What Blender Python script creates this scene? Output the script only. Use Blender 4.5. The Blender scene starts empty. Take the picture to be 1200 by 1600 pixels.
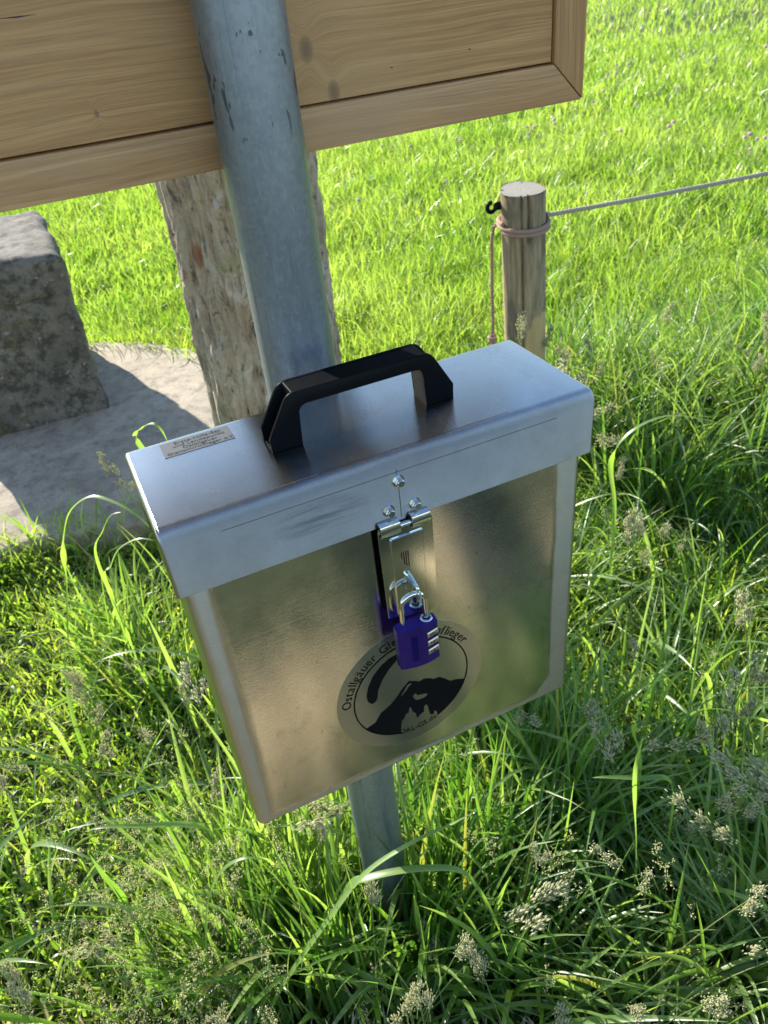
import bpy, bmesh, math, random
import numpy as np
from mathutils import Vector, Matrix, Euler
R = math.radians
rng = np.random.default_rng(7); random.seed(7)
S = bpy.context.scene
COL = S.collection

# ------------------------------------------------------------------ camera
GZ = 1.2                                   # height of the box lid above the ground
cam_d = bpy.data.cameras.new("camera"); cam = bpy.data.objects.new("camera", cam_d); COL.objects.link(cam)
cam.location = (-0.0144, -0.5266, 0.35607 + GZ)
cam.rotation_euler = (0.943039, 0.092249, -0.440635)
cam_d.sensor_fit = 'VERTICAL'; cam_d.sensor_height = 36.0; cam_d.lens = 1220.6 / 1600 * 36.0
cam_d.clip_start = 0.02; cam_d.clip_end = 2000
cam_d.dof.use_dof = True; cam_d.dof.focus_distance = 0.83; cam_d.dof.aperture_fstop = 12.0
S.camera = cam
# ------------------------------------------------------------------ sky, sun, exposure
SUN_TAN = 0.55
sv = Vector((-0.28, 1.0, SUN_TAN)).normalized()
el = math.asin(sv.z); az = math.atan2(sv.x, sv.y)
world = bpy.data.worlds.new("World"); S.world = world; world.use_nodes = True
wn = world.node_tree.nodes; wl = world.node_tree.links
bg = wn["Background"]; sky = wn.new("ShaderNodeTexSky"); sky.sky_type = 'NISHITA'; sky.sun_disc = False
sky.sun_elevation = el; sky.sun_rotation = az; sky.air_density = 1.0; sky.dust_density = 0.15; sky.ozone_density = 1.5
wl.new(sky.outputs[0], bg.inputs[0]); bg.inputs[1].default_value = 0.12
sun_d = bpy.data.lights.new("sun", 'SUN'); sun_d.energy = 5.0; sun_d.angle = R(0.5); sun_d.color = (1.0, 0.93, 0.80)
sun = bpy.data.objects.new("sun", sun_d); COL.objects.link(sun)
sun.rotation_euler = (-sv).to_track_quat('-Z', 'Y').to_euler(); sun.location = (-3, 8, 6)
S.view_settings.view_transform = 'Standard'; S.view_settings.look = 'None'
S.view_settings.exposure = 1.32; S.view_settings.gamma = 1.0
S.cycles.max_bounces = 8; S.cycles.transmission_bounces = 4; S.cycles.diffuse_bounces = 3; S.cycles.glossy_bounces = 4
S.cycles.transparent_max_bounces = 4

# ------------------------------------------------------------------ helpers
def tag(o, label=None, cat=None, group=None, kind=None):
    if label: o["label"] = label
    if cat: o["category"] = cat
    if group: o["group"] = group
    if kind: o["kind"] = kind
    return o
def empty(name, loc=(0, 0, 0), rz=0.0):
    o = bpy.data.objects.new(name, None); COL.objects.link(o); o.location = loc; o.rotation_euler = (0, 0, rz)
    o.empty_display_size = 0.05
    return o
def link_mesh(name, me, mat, parent=None, smooth=True, sharp=35):
    o = bpy.data.objects.new(name, me); COL.objects.link(o)
    mats = mat if isinstance(mat, (list, tuple)) else [mat]
    for m in mats: me.materials.append(m)
    if smooth and len(me.polygons):
        me.polygons.foreach_set("use_smooth", [True] * len(me.polygons))
        if sharp: me.set_sharp_from_angle(angle=R(sharp))
    if parent: o.parent = parent
    return o
def obj(name, bm, mat, parent=None, smooth=True, sharp=35):
    me = bpy.data.meshes.new(name); bmesh.ops.recalc_face_normals(bm, faces=bm.faces)
    bm.to_mesh(me); bm.free()
    return link_mesh(name, me, mat, parent, smooth, sharp)
def npmesh(name, verts, quads, attrs=None):
    me = bpy.data.meshes.new(name)
    nv, nf = len(verts), len(quads); k = quads.shape[1]
    me.vertices.add(nv); me.vertices.foreach_set("co", np.ascontiguousarray(verts, np.float32).ravel())
    me.loops.add(nf * k); me.loops.foreach_set("vertex_index", np.ascontiguousarray(quads, np.int32).ravel())
    me.polygons.add(nf); me.polygons.foreach_set("loop_start", np.arange(0, nf * k, k, dtype=np.int32))
    me.update(calc_edges=True)
    for nm, arr in (attrs or {}).items():
        a = me.attributes.new(nm, 'FLOAT', 'POINT'); a.data.foreach_set("value", np.ascontiguousarray(arr, np.float32))
    return me
def box(bm, x0, x1, y0, y1, z0, z1, bev=0.0, seg=2, m=None):
    M = Matrix.Translation(((x0 + x1) / 2, (y0 + y1) / 2, (z0 + z1) / 2)) @ Matrix.Diagonal((x1 - x0, y1 - y0, z1 - z0, 1))
    g = bmesh.ops.create_cube(bm, size=1.0, matrix=(m @ M) if m else M)
    if bev > 0:
        es = list(dict.fromkeys(e for v in g['verts'] for e in v.link_edges))
        bmesh.ops.bevel(bm, geom=es, offset=bev, segments=seg, profile=0.5, affect='EDGES')
def tube(bm, pts, rads, seg=10, caps=True):
    pts = [Vector(p) for p in pts]
    if not isinstance(rads, (list, tuple)): rads = [rads] * len(pts)
    rings = []; prev = None
    for i, p in enumerate(pts):
        t = (pts[min(i + 1, len(pts) - 1)] - pts[max(i - 1, 0)]).normalized()
        if prev is None:
            a = Vector((0, 0, 1)) if abs(t.z) < 0.9 else Vector((1, 0, 0))
            u = t.cross(a).normalized()
        else:
            u = (prev - t * prev.dot(t)).normalized()
        prev = u; w = t.cross(u)
        rings.append([bm.verts.new(p + (u * math.cos(2 * math.pi * k / seg) + w * math.sin(2 * math.pi * k / seg)) * rads[i]) for k in range(seg)])
    for a, b in zip(rings[:-1], rings[1:]):
        for k in range(seg):
            bm.faces.new((a[k], a[(k + 1) % seg], b[(k + 1) % seg], b[k]))
    if caps:
        bm.faces.new(list(reversed(rings[0]))); bm.faces.new(rings[-1])
    return rings
def prism(bm, poly, y0, y1):                # polygon in x,z extruded along y
    a = [bm.verts.new((x, y0, z)) for x, z in poly]; b = [bm.verts.new((x, y1, z)) for x, z in poly]
    n = len(poly); bm.faces.new(a); bm.faces.new(list(reversed(b)))
    for i in range(n): bm.faces.new((a[i], b[i], b[(i + 1) % n], a[(i + 1) % n]))
def fill_xz(bm, loops, y):                  # flat filled outline(s) with holes, facing -y
    es = []
    for lp in loops:
        vs = [bm.verts.new((x, y, z)) for x, z in lp]
        es += [bm.edges.new((vs[i], vs[(i + 1) % len(vs)])) for i in range(len(vs))]
    r = bmesh.ops.triangle_fill(bm, use_beauty=True, use_dissolve=False, edges=es, normal=(0, -1, 0))
    return [f for f in r['geom'] if isinstance(f, bmesh.types.BMFace)]
def text_mesh(s, size, align='LEFT'):
    c = bpy.data.curves.new("lettering", 'FONT'); c.body = s; c.size = size; c.align_x = align; c.fill_mode = 'FRONT'; c.resolution_u = 3
    o = bpy.data.objects.new("lettering", c); COL.objects.link(o)
    dg = bpy.context.evaluated_depsgraph_get(); dg.update()
    me = bpy.data.meshes.new_from_object(o.evaluated_get(dg))
    w = max([v.co.x for v in me.vertices], default=0.0)
    COL.objects.unlink(o); bpy.data.objects.remove(o); bpy.data.curves.remove(c)
    return me, w
def add_text(bm, s, size, M, align='LEFT', bold=0.0):
    me, w = text_mesh(s, size, align); me.transform(M); bm.from_mesh(me); bpy.data.meshes.remove(me)
    return w

# ------------------------------------------------------------------ materials
class NT:
    def __init__(self, name):
        self.m = bpy.data.materials.new(name); self.m.use_nodes = True
        self.t = self.m.node_tree; self.n = self.t.nodes; self.b = self.n["Principled BSDF"]; self.out = self.n["Material Output"]
    def new(self, ty, **kw):
        nd = self.n.new(ty)
        for k, v in kw.items(): setattr(nd, k, v)
        return nd
    def L(self, a, b): self.t.links.new(a, b)
    def coord(self, scale=(1, 1, 1), kind='Object', rot=(0, 0, 0)):
        tc = self.new("ShaderNodeTexCoord"); mp = self.new("ShaderNodeMapping"); src = tc.outputs[kind]
        if any(rot):
            m0 = self.new("ShaderNodeMapping"); m0.inputs['Rotation'].default_value = rot; self.L(src, m0.inputs['Vector']); src = m0.outputs[0]
        mp.inputs['Scale'].default_value = scale
        self.L(src, mp.inputs['Vector']); return mp.outputs[0]
    def noise(self, vec, scale, detail=4, rough=0.55, dist=0.0):
        nd = self.new("ShaderNodeTexNoise"); nd.inputs['Scale'].default_value = scale; nd.inputs['Detail'].default_value = detail
        nd.inputs['Roughness'].default_value = rough; nd.inputs['Distortion'].default_value = dist
        self.L(vec, nd.inputs['Vector']); return nd.outputs['Fac']
    def ramp(self, fac, stops, interp='LINEAR'):
        r = self.new("ShaderNodeValToRGB"); r.color_ramp.interpolation = interp
        e = r.color_ramp.elements
        while len(e) < len(stops): e.new(0.5)
        for i, (p, c) in enumerate(stops):
            e[i].position = p; e[i].color = (c, c, c, 1) if isinstance(c, (int, float)) else (*c, 1)
        self.L(fac, r.inputs[0]); return r.outputs[0]
    def math(self, op, a, b=None, c=None, clamp=False):
        nd = self.new("ShaderNodeMath", operation=op, use_clamp=clamp)
        for i, x in enumerate((a, b, c)):
            if x is None: continue
            if isinstance(x, (int, float)): nd.inputs[i].default_value = x
            else: self.L(x, nd.inputs[i])
        return nd.outputs[0]
    def mix(self, fac, a, b, blend='MIX'):
        nd = self.new("ShaderNodeMix", data_type='RGBA', blend_type=blend)
        for sock, x in ((nd.inputs[0], fac), (nd.inputs[6], a), (nd.inputs[7], b)):
            if isinstance(x, (int, float)): sock.default_value = x
            elif isinstance(x, tuple): sock.default_value = (*x, 1)
            else: self.L(x, sock)
        return nd.outputs[2]
    def bump(self, h, strength=0.3, dist=0.002, normal=None):
        nd = self.new("ShaderNodeBump"); nd.inputs['Strength'].default_value = strength; nd.inputs['Distance'].default_value = dist
        self.L(h, nd.inputs['Height'])
        if normal is not None: self.L(normal, nd.inputs['Normal'])
        return nd.outputs[0]
    def set(self, **kw):
        for k, v in kw.items():
            s = self.b.inputs[k]
            if isinstance(v, (int, float)): s.default_value = v
            elif isinstance(v, tuple): s.default_value = (*v, 1)
            else: self.L(v, s)
        return self.m
def xyz(t, vec):
    s = t.new("ShaderNodeSeparateXYZ"); t.L(vec, s.inputs[0]); return s.outputs

def simple(name, col, rough=0.5, metal=0.0):
    t = NT(name); v = t.coord(); n = t.noise(v, 60, 3)
    c = t.mix(n, tuple(x * 0.85 for x in col), tuple(min(1, x * 1.12) for x in col))
    return t.set(**{'Base Color': c, 'Roughness': rough, 'Metallic': metal})

BW, BD, LH, BH, OV = 0.42, 0.156, 0.0675, 0.4146, 0.007

def mat_aluminium(name, lid):
    t = NT(name); v = t.coord()
    X, Y, Z = xyz(t, v)[:3]
    # mill-finish sheet: fine mottling plus faint rolling streaks
    mott = t.noise(v, 38, 6, 0.65)
    fine = t.noise(v, 420, 3, 0.6)
    streak = t.noise(t.coord((6, 900, 900)), 1.0, 3, 0.6)
    big = t.noise(v, 7, 4, 0.6, 0.6)
    # hand-sanded welds along the edges
    wob = t.math('MULTIPLY', t.math('SUBTRACT', t.noise(v, 14, 2), 0.5), 0.007)
    if lid:
        m1 = t.new('ShaderNodeMapRange'); t.L(t.math('ADD', X, wob), m1.inputs[0]); m1.inputs[1].default_value = 0.028; m1.inputs[2].default_value = 0.012; m1 = m1.outputs[0]
        m2 = t.new('ShaderNodeMapRange'); t.L(t.math('ADD', X, wob), m2.inputs[0]); m2.inputs[1].default_value = BW - 0.024; m2.inputs[2].default_value = BW - 0.010; m2 = m2.outputs[0]
        mask = t.math('MAXIMUM', m1, m2)
        scr = t.noise(t.coord((30, 1500, 1500), rot=(0, 0, R(8))), 1.0, 3, 0.6)
    else:
        soft = lambda s, a, b: t.ramp(t.math('ADD', s, wob), [(a, 0), (b, 1)])
        mr = t.new("ShaderNodeMapRange"); t.L(t.math('ADD', X, wob), mr.inputs[0]); mr.inputs[1].default_value = 0.379; mr.inputs[2].default_value = 0.386
        ml = t.new("ShaderNodeMapRange"); t.L(t.math('ADD', X, wob), ml.inputs[0]); ml.inputs[1].default_value = 0.034; ml.inputs[2].default_value = 0.022
        mb = t.new("ShaderNodeMapRange"); t.L(t.math('ADD', Z, wob), mb.inputs[0]); mb.inputs[1].default_value = -BH + 0.016; mb.inputs[2].default_value = -BH + 0.009
        # round sanded patch at the lower right corner
        dx = t.math('SUBTRACT', X, 0.425); dz = t.math('SUBTRACT', Z, -BH - 0.015)
        rr = t.math('SQRT', t.math('ADD', t.math('MULTIPLY', dx, dx), t.math('MULTIPLY', dz, dz)))
        mc = t.math('LESS_THAN', t.math('ADD', rr, wob), 0.064)
        mask = t.math('MAXIMUM', t.math('MAXIMUM', mr.outputs[0], ml.outputs[0]), t.math('MAXIMUM', mb.outputs[0], mc))
        scr = t.noise(t.coord((1400, 1400, 60), rot=(0, R(62), 0)), 1.0, 3, 0.6)
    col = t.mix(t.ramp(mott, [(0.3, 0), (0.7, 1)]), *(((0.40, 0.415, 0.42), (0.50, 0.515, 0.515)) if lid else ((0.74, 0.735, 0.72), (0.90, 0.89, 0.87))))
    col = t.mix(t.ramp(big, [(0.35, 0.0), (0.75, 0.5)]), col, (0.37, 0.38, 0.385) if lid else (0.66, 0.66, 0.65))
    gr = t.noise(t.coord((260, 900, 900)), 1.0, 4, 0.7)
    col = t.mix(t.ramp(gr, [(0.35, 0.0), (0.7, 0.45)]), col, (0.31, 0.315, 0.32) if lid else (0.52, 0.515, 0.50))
    # greasy smear and dark scuffs
    if lid:
        sm = t.noise(t.coord((9, 60, 110)), 1.0, 5, 0.7, 0.5)
        cx = t.math('SUBTRACT', X, 0.135); czz = t.math('ADD', Z, 0.034)
        dd = t.math('ADD', t.math('MULTIPLY', t.math('MULTIPLY', cx, cx), 420.0), t.math('MULTIPLY', t.math('MULTIPLY', czz, czz), 2600.0))
        near = t.math('SUBTRACT', 1.0, dd, clamp=True)
        sc = t.math('MULTIPLY', t.ramp(sm, [(0.42, 0), (0.56, 1)]), near)
        col = t.mix(t.math('MULTIPLY', sc, 0.8), col, (0.17, 0.17, 0.165))
        sc2 = t.ramp(t.noise(t.coord((14, 160, 260)), 1.0, 4, 0.7), [(0.66, 0), (0.72, 0.5)])
        col = t.mix(sc2, col, (0.33, 0.33, 0.33))
    for rot_, th_ in ((R(25), 0.735), (R(-50), 0.74), (R(80), 0.745)):   # fine handling scratches
        sn = t.noise(t.coord((700, 700, 22) if not lid else (700, 22, 500), rot=(0, rot_, 0) if not lid else (0, 0, rot_)), 1.0, 2, 0.5)
        col = t.mix(t.ramp(sn, [(th_, 0), (th_ + 0.03, 0.35)]), col, (0.62, 0.63, 0.64))
    smud = t.ramp(t.noise(v, 22, 5, 0.7, 0.8), [(0.55, 0), (0.66, 0.3)])
    col = t.mix(smud, col, (0.33, 0.34, 0.345))
    spots = t.ramp(t.noise(v, 95, 2, 0.5), [(0.735, 0), (0.77, 0.55)])
    col = t.mix(spots, col, (0.3, 0.3, 0.3))
    col = t.mix(t.math('MULTIPLY', mask, 0.35 if lid else 0.8), col, t.mix(scr, (0.44, 0.45, 0.46), (0.64, 0.65, 0.655)))
    rough = t.math('ADD', t.math('MULTIPLY', mott, 0.12), 0.20 if lid else 0.12)
    if lid:                                             # the front flange was brushed after folding
        fl = t.new("ShaderNodeMapRange"); t.L(Y, fl.inputs[0]); fl.inputs[1].default_value = 0.010; fl.inputs[2].default_value = 0.001
        rough = t.mix(fl.outputs[0], rough, t.math('ADD', t.math('MULTIPLY', mott, 0.15), 0.44))
    rough = t.mix(t.math('MULTIPLY', mask, 0.0) if lid else mask, rough, t.math('ADD', t.math('MULTIPLY', scr, 0.12), 0.42))
    h = t.math('ADD', t.math('MULTIPLY', streak, 0.35), t.math('ADD', t.math('MULTIPLY', fine, 0.35), t.math('MULTIPLY', gr, 0.3)))
    h = t.math('ADD', h, t.math('MULTIPLY', t.math('MULTIPLY', scr, mask), 0.05 if lid else 1.6))
    wav = t.noise(v, 9, 2, 0.4)
    b0 = t.bump(wav, 0.16, 0.004)
    gl = t.new("ShaderNodeBsdfAnisotropic", distribution='BECKMANN')
    t.L(col, gl.inputs['Color']); t.L(rough, gl.inputs['Roughness']); t.L(t.bump(h, 0.22, 0.0006, b0), gl.inputs['Normal'])
    gl.inputs['Anisotropy'].default_value = -0.80 if lid else -0.55
    ge = t.new("ShaderNodeNewGeometry"); cr = t.new("ShaderNodeVectorMath", operation='CROSS_PRODUCT'); t.L(ge.outputs['Normal'], cr.inputs[0]); cr.inputs[1].default_value = (1, 0.02, 0)
    t.L(cr.outputs[0], gl.inputs['Tangent'])
    nx = t.math('ABSOLUTE', xyz(t, ge.outputs['Normal'])[0])
    t.L(t.math('MULTIPLY', t.math('SUBTRACT', 1.0, t.math('MULTIPLY', nx, 1.4), clamp=True), -0.80 if lid else -0.55), gl.inputs['Anisotropy'])
    t.n.remove(t.b); t.L(gl.outputs[0], t.out.inputs[0])
    return t.m

def mat_galv():
    t = NT("galvanised_steel"); v = t.coord()
    vo = t.new("ShaderNodeTexVoronoi"); vo.inputs['Scale'].default_value = 240
    t.L(v, vo.inputs['Vector'])
    sp = xyz(t, vo.outputs['Color'])[0]
    big = t.noise(t.coord((14, 14, 4)), 1.0, 5, 0.65)
    fine = t.noise(t.coord((1, 1, 0.3)), 320, 4, 0.7)
    run = t.noise(t.coord((70, 70, 2.2)), 1.0, 5, 0.72, 0.6)
    col = t.mix(sp, (0.26, 0.29, 0.325), (0.33, 0.36, 0.395))
    col = t.mix(t.ramp(big, [(0.35, 0), (0.7, 0.75)]), col, (0.185, 0.22, 0.255))
    col = t.mix(t.ramp(fine, [(0.5, 0), (0.75, 0.5)]), col, (0.38, 0.41, 0.43))
    col = t.mix(t.ramp(run, [(0.57, 0), (0.66, 0.6)]), col, (0.14, 0.165, 0.185))
    ln = t.noise(t.coord((260, 260, 1.0)), 1.0, 2, 0.6, 0.4)
    col = t.mix(t.ramp(ln, [(0.66, 0), (0.70, 0.6)]), col, (0.12, 0.14, 0.15))
    chip = t.noise(t.coord((75, 75, 28)), 1.0, 3, 0.55, 0.3)
    zf = t.new("ShaderNodeMapRange"); t.L(xyz(t, v)[2], zf.inputs[0]); zf.inputs[1].default_value = 1.40; zf.inputs[2].default_value = 1.46
    col = t.mix(t.math('MULTIPLY', t.ramp(chip, [(0.62, 0), (0.635, 0.9)]), zf.outputs[0]), col, (0.07, 0.075, 0.08))
    rough = t.math('ADD', t.math('MULTIPLY', fine, 0.2), 0.32)
    h = t.math('ADD', t.math('MULTIPLY', fine, 0.4), t.math('ADD', t.math('MULTIPLY', run, 0.6), t.math('MULTIPLY', sp, 0.15)))
    return t.set(**{'Base Color': col, 'Metallic': 0.72, 'Roughness': rough, 'Normal': t.bump(h, 0.3, 0.0012)})

def mat_board(name, axis, knots=(), hue=1.06):
    """planed softwood; grain runs along axis ('X' or 'Z')"""
    t = NT(name); v = t.coord(); X, Y, Z = xyz(t, v)[:3]
    a, b = (X, Z) if axis == 'X' else (Z, X)
    warp = t.noise(t.coord((1.6, 1, 5) if axis == 'X' else (5, 1, 1.6)), 1.0, 3, 0.5)
    g = t.math('ADD', b, t.math('MULTIPLY', warp, 0.05))
    kd = None
    for kx, kz, r in knots:
        dx = t.math('DIVIDE', t.math('SUBTRACT', X, kx), r * 0.6); dz = t.math('DIVIDE', t.math('SUBTRACT', Z, kz), r)
        d2 = t.math('ADD', t.math('MULTIPLY', dx, dx), t.math('MULTIPLY', dz, dz))
        ex = t.math('POWER', 2.718, t.math('MULTIPLY', d2, -0.35))
        sgn = t.math('MULTIPLY', t.math('MULTIPLY', dz, ex), r * 1.1)
        g = t.math('ADD', g, sgn)
        core = t.math('SUBTRACT', 1.0, t.math('MULTIPLY', d2, 1.1), clamp=True)
        kd = core if kd is None else t.math('MAXIMUM', kd, core)
    cm = t.new("ShaderNodeCombineXYZ"); t.L(t.math('MULTIPLY', a, 2.2), cm.inputs[0]); t.L(t.math('MULTIPLY', g, 190.0), cm.inputs[1]); t.L(t.math('MULTIPLY', Y, 60.0), cm.inputs[2])
    n1 = t.noise(cm.outputs[0], 1.0, 3, 0.55)
    cm2 = t.new("ShaderNodeCombineXYZ"); t.L(t.math('MULTIPLY', a, 14.0), cm2.inputs[0]); t.L(t.math('MULTIPLY', g, 700.0), cm2.inputs[1]); t.L(t.math('MULTIPLY', Y, 300.0), cm2.inputs[2])
    n2 = t.noise(cm2.outputs[0], 1.0, 4, 0.65)
    big = t.noise(v, 5, 3, 0.5)
    sc = lambda c: tuple(x * hue for x in c)
    col = t.mix(t.ramp(n1, [(0.38, 0), (0.62, 1)]), sc((0.58, 0.325, 0.135)), sc((0.44, 0.225, 0.082)))
    col = t.mix(t.ramp(n2, [(0.44, 0), (0.66, 0.7)]), col, sc((0.29, 0.155, 0.065)))
    col = t.mix(t.ramp(big, [(0.4, 0), (0.7, 0.45)]), col, sc((0.54, 0.335, 0.165)))
    if kd is not None:
        col = t.mix(t.ramp(kd, [(0.0, 0), (0.5, 0.75)]), col, sc((0.30, 0.175, 0.085)))
        col = t.mix(t.ramp(kd, [(0.62, 0), (0.9, 0.65)]), col, sc((0.22, 0.135, 0.075)))
    h = t.math('ADD', n1, t.math('MULTIPLY', n2, 0.7))
    return t.set(**{'Base Color': col, 'Roughness': 0.62, 'Normal': t.bump(h, 0.3, 0.0008)})

def mat_bark():
    t = NT("tree_bark"); v = t.coord()
    ridg = t.noise(t.coord((30, 30, 9.0)), 1.0, 6, 0.72, 1.0)
    plate = t.noise(t.coord((14, 14, 7.0)), 1.0, 4, 0.6, 0.5)
    fine = t.noise(v, 130, 5, 0.7)
    col = t.mix(t.ramp(plate, [(0.3, 0), (0.65, 1)]), (0.36, 0.275, 0.185), (0.54, 0.44, 0.32))
    col = t.mix(t.ramp(fine, [(0.4, 0), (0.7, 0.5)]), col, (0.27, 0.225, 0.165))
    col = t.mix(t.ramp(t.noise(v, 16, 5, 0.7), [(0.56, 0), (0.63, 0.6)]), col, (0.54, 0.52, 0.45))   # grey lichen
    col = t.mix(t.ramp(t.noise(v, 9, 4, 0.65), [(0.60, 0), (0.68, 0.5)]), col, (0.22, 0.23, 0.10))     # greenish algae
    fl2 = t.noise(t.coord((55, 55, 16)), 1.0, 5, 0.75, 1.2)
    col = t.mix(t.ramp(fl2, [(0.60, 0), (0.64, 0.85)]), col, (0.085, 0.06, 0.04))
    red = t.ramp(t.noise(t.coord((11, 11, 3.5)), 1.0, 3, 0.6), [(0.66, 0), (0.70, 0.85)])
    col = t.mix(red, col, (0.26, 0.105, 0.055))
    crack = t.ramp(ridg, [(0.37, 1), (0.44, 0)])
    col = t.mix(t.math('MULTIPLY', crack, 0.7), col, (0.09, 0.065, 0.045))
    h = t.math('ADD', t.math('MULTIPLY', t.ramp(ridg, [(0.3, 0), (0.55, 1)]), 1.0), t.math('ADD', t.math('MULTIPLY', fine, 0.4), t.math('MULTIPLY', t.ramp(fl2, [(0.55, 1), (0.64, 0)]), 0.7)))
    return t.set(**{'Base Color': col, 'Roughness': 0.85, 'Normal': t.bump(h, 0.7, 0.006)})

def mat_stone(name, dark):
    t = NT(name); v = t.coord()
    n1 = t.noise(v, 4, 6, 0.7, 0.5); n2 = t.noise(v, 17, 7, 0.78); n3 = t.noise(v, 120, 4, 0.7)
    if dark:
        col = t.mix(t.ramp(n1, [(0.3, 0), (0.7, 1)]), (0.085, 0.076, 0.060), (0.21, 0.19, 0.155))
        col = t.mix(t.ramp(n2, [(0.47, 0), (0.58, 0.9)]), col, (0.04, 0.038, 0.032))
        col = t.mix(t.ramp(t.noise(v, 7, 5, 0.7), [(0.56, 0), (0.68, 0.75)]), col, (0.085, 0.078, 0.02))
        col = t.mix(t.ramp(t.noise(v, 33, 4, 0.7), [(0.62, 0), (0.7, 0.8)]), col, (0.34, 0.33, 0.30))
    else:
        col = t.mix(t.ramp(n1, [(0.3, 0), (0.7, 1)]), (0.25, 0.21, 0.155), (0.47, 0.405, 0.31))
        col = t.mix(t.ramp(n2, [(0.48, 0), (0.62, 0.85)]), col, (0.19, 0.16, 0.125))
        col = t.mix(t.ramp(n3, [(0.52, 0), (0.66, 0.75)]), col, (0.20, 0.175, 0.14))
    h = t.math('ADD', n2, t.math('MULTIPLY', n3, 0.5))
    return t.set(**{'Base Color': col, 'Roughness': 0.9, 'Normal': t.bump(h, 0.6, 0.008)})

def mat_old_wood():
    t = NT("weathered_post_wood"); v = t.coord(); X, Y, Z = xyz(t, v)[:3]
    g = t.noise(t.coord((90, 90, 5)), 1.0, 6, 0.7, 0.4)
    g2 = t.noise(t.coord((24, 24, 7)), 1.0, 4, 0.6)
    col = t.mix(t.ramp(g, [(0.3, 0), (0.7, 1)]), (0.21, 0.155, 0.095), (0.46, 0.36, 0.225))
    col = t.mix(t.ramp(g2, [(0.45, 0), (0.65, 0.7)]), col, (0.11, 0.095, 0.075))
    # bark-free pale patch low on the near right side
    pt = t.noise(t.coord((16, 16, 5)), 1.0, 4, 0.6)
    zz = t.new("ShaderNodeMapRange"); t.L(Z, zz.inputs[0]); zz.inputs[1].default_value = 0.62; zz.inputs[2].default_value = 0.50
    xx = t.new("ShaderNodeMapRange"); t.L(t.math('SUBTRACT', X, Y), xx.inputs[0]); xx.inputs[1].default_value = -0.01; xx.inputs[2].default_value = 0.07
    patch = t.math('MULTIPLY', zz.outputs[0], xx.outputs[0])
    patch = t.ramp(t.math('ADD', patch, t.math('SUBTRACT', pt, 0.5)), [(0.42, 0), (0.47, 1)])
    col = t.mix(t.math('MULTIPLY', patch, 0.85), col, t.mix(g, (0.45, 0.30, 0.13), (0.58, 0.42, 0.22)))
    h = t.math('ADD', g, t.math('MULTIPLY', patch, -0.5))
    return t.set(**{'Base Color': col, 'Roughness': 0.95, 'Specular IOR Level': 0.12, 'Normal': t.bump(h, 0.6, 0.003)})
def mat_endgrain():
    t = NT("post_end_grain"); v = t.coord()
    w = t.new("ShaderNodeTexWave", wave_type='RINGS', rings_direction='Z'); w.inputs['Scale'].default_value = 38; w.inputs['Distortion'].default_value = 2.5; w.inputs['Detail'].default_value = 3
    t.L(v, w.inputs['Vector']); n = t.noise(v, 60, 4, 0.7)
    col = t.mix(w.outputs['Fac'], (0.27, 0.245, 0.20), (0.44, 0.40, 0.33)); col = t.mix(t.ramp(n, [(0.5, 0), (0.7, 0.6)]), col, (0.25, 0.23, 0.2))
    return t.set(**{'Base Color': col, 'Roughness': 0.9, 'Normal': t.bump(n, 0.5, 0.003)})

def mat_leaf(name, dark, mid, pale, trans, rough=0.34, tr=0.5, tip=(0.18, 0.185, 0.065)):
    t = NT(name)
    at = t.new("ShaderNodeAttribute", attribute_name="rnd"); al = t.new("ShaderNodeAttribute", attribute_name="len")
    oi = t.new("ShaderNodeObjectInfo")
    r = t.math('FRACT', t.math('ADD', at.outputs['Fac'], oi.outputs['Random']))
    c = t.ramp(r, [(0.0, dark), (0.45, mid), (0.8, pale), (0.965, pale), (0.985, tip)])
    geo = t.new('ShaderNodeNewGeometry'); dr = t.noise(geo.outputs['Position'], 1.1, 4, 0.6)
    c = t.mix(t.ramp(dr, [(0.42, 0), (0.66, 0.5)]), c, tuple(min(1.0, p * 1.15 + q_) for p, q_ in zip(pale, (0.06, 0.04, 0.03))))
    tc = t.mix(1.0, c, trans, 'MULTIPLY')
    tipf = t.math('MULTIPLY', t.ramp(al.outputs['Fac'], [(0.86, 0), (1.0, 0.6)]), t.math('GREATER_THAN', r, 0.55))
    c = t.mix(tipf, c, tip)
    t.set(**{'Base Color': c, 'Roughness': rough, 'Specular IOR Level': 0.75})
    tb = t.new("ShaderNodeBsdfTranslucent"); t.L(tc, tb.inputs[0])
    mx = t.new("ShaderNodeMixShader"); mx.inputs[0].default_value = tr
    t.L(t.b.outputs[0], mx.inputs[1]); t.L(tb.outputs[0], mx.inputs[2]); t.L(mx.outputs[0], t.out.inputs[0])
    return t.m
def mat_seed(name, c0, c1, tr=0.4):
    t = NT(name); at = t.new("ShaderNodeAttribute", attribute_name="rnd")
    c = t.mix(at.outputs['Fac'], c0, c1)
    t.set(**{'Base Color': c, 'Roughness': 0.7, 'Specular IOR Level': 0.2})
    tb = t.new("ShaderNodeBsdfTranslucent"); t.L(t.mix(1.0, c, (1.2, 1.15, 0.8), 'MULTIPLY'), tb.inputs[0])
    mx = t.new("ShaderNodeMixShader"); mx.inputs[0].default_value = tr
    t.L(t.b.outputs[0], mx.inputs[1]); t.L(tb.outputs[0], mx.inputs[2]); t.L(mx.outputs[0], t.out.inputs[0])
    return t.m
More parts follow.
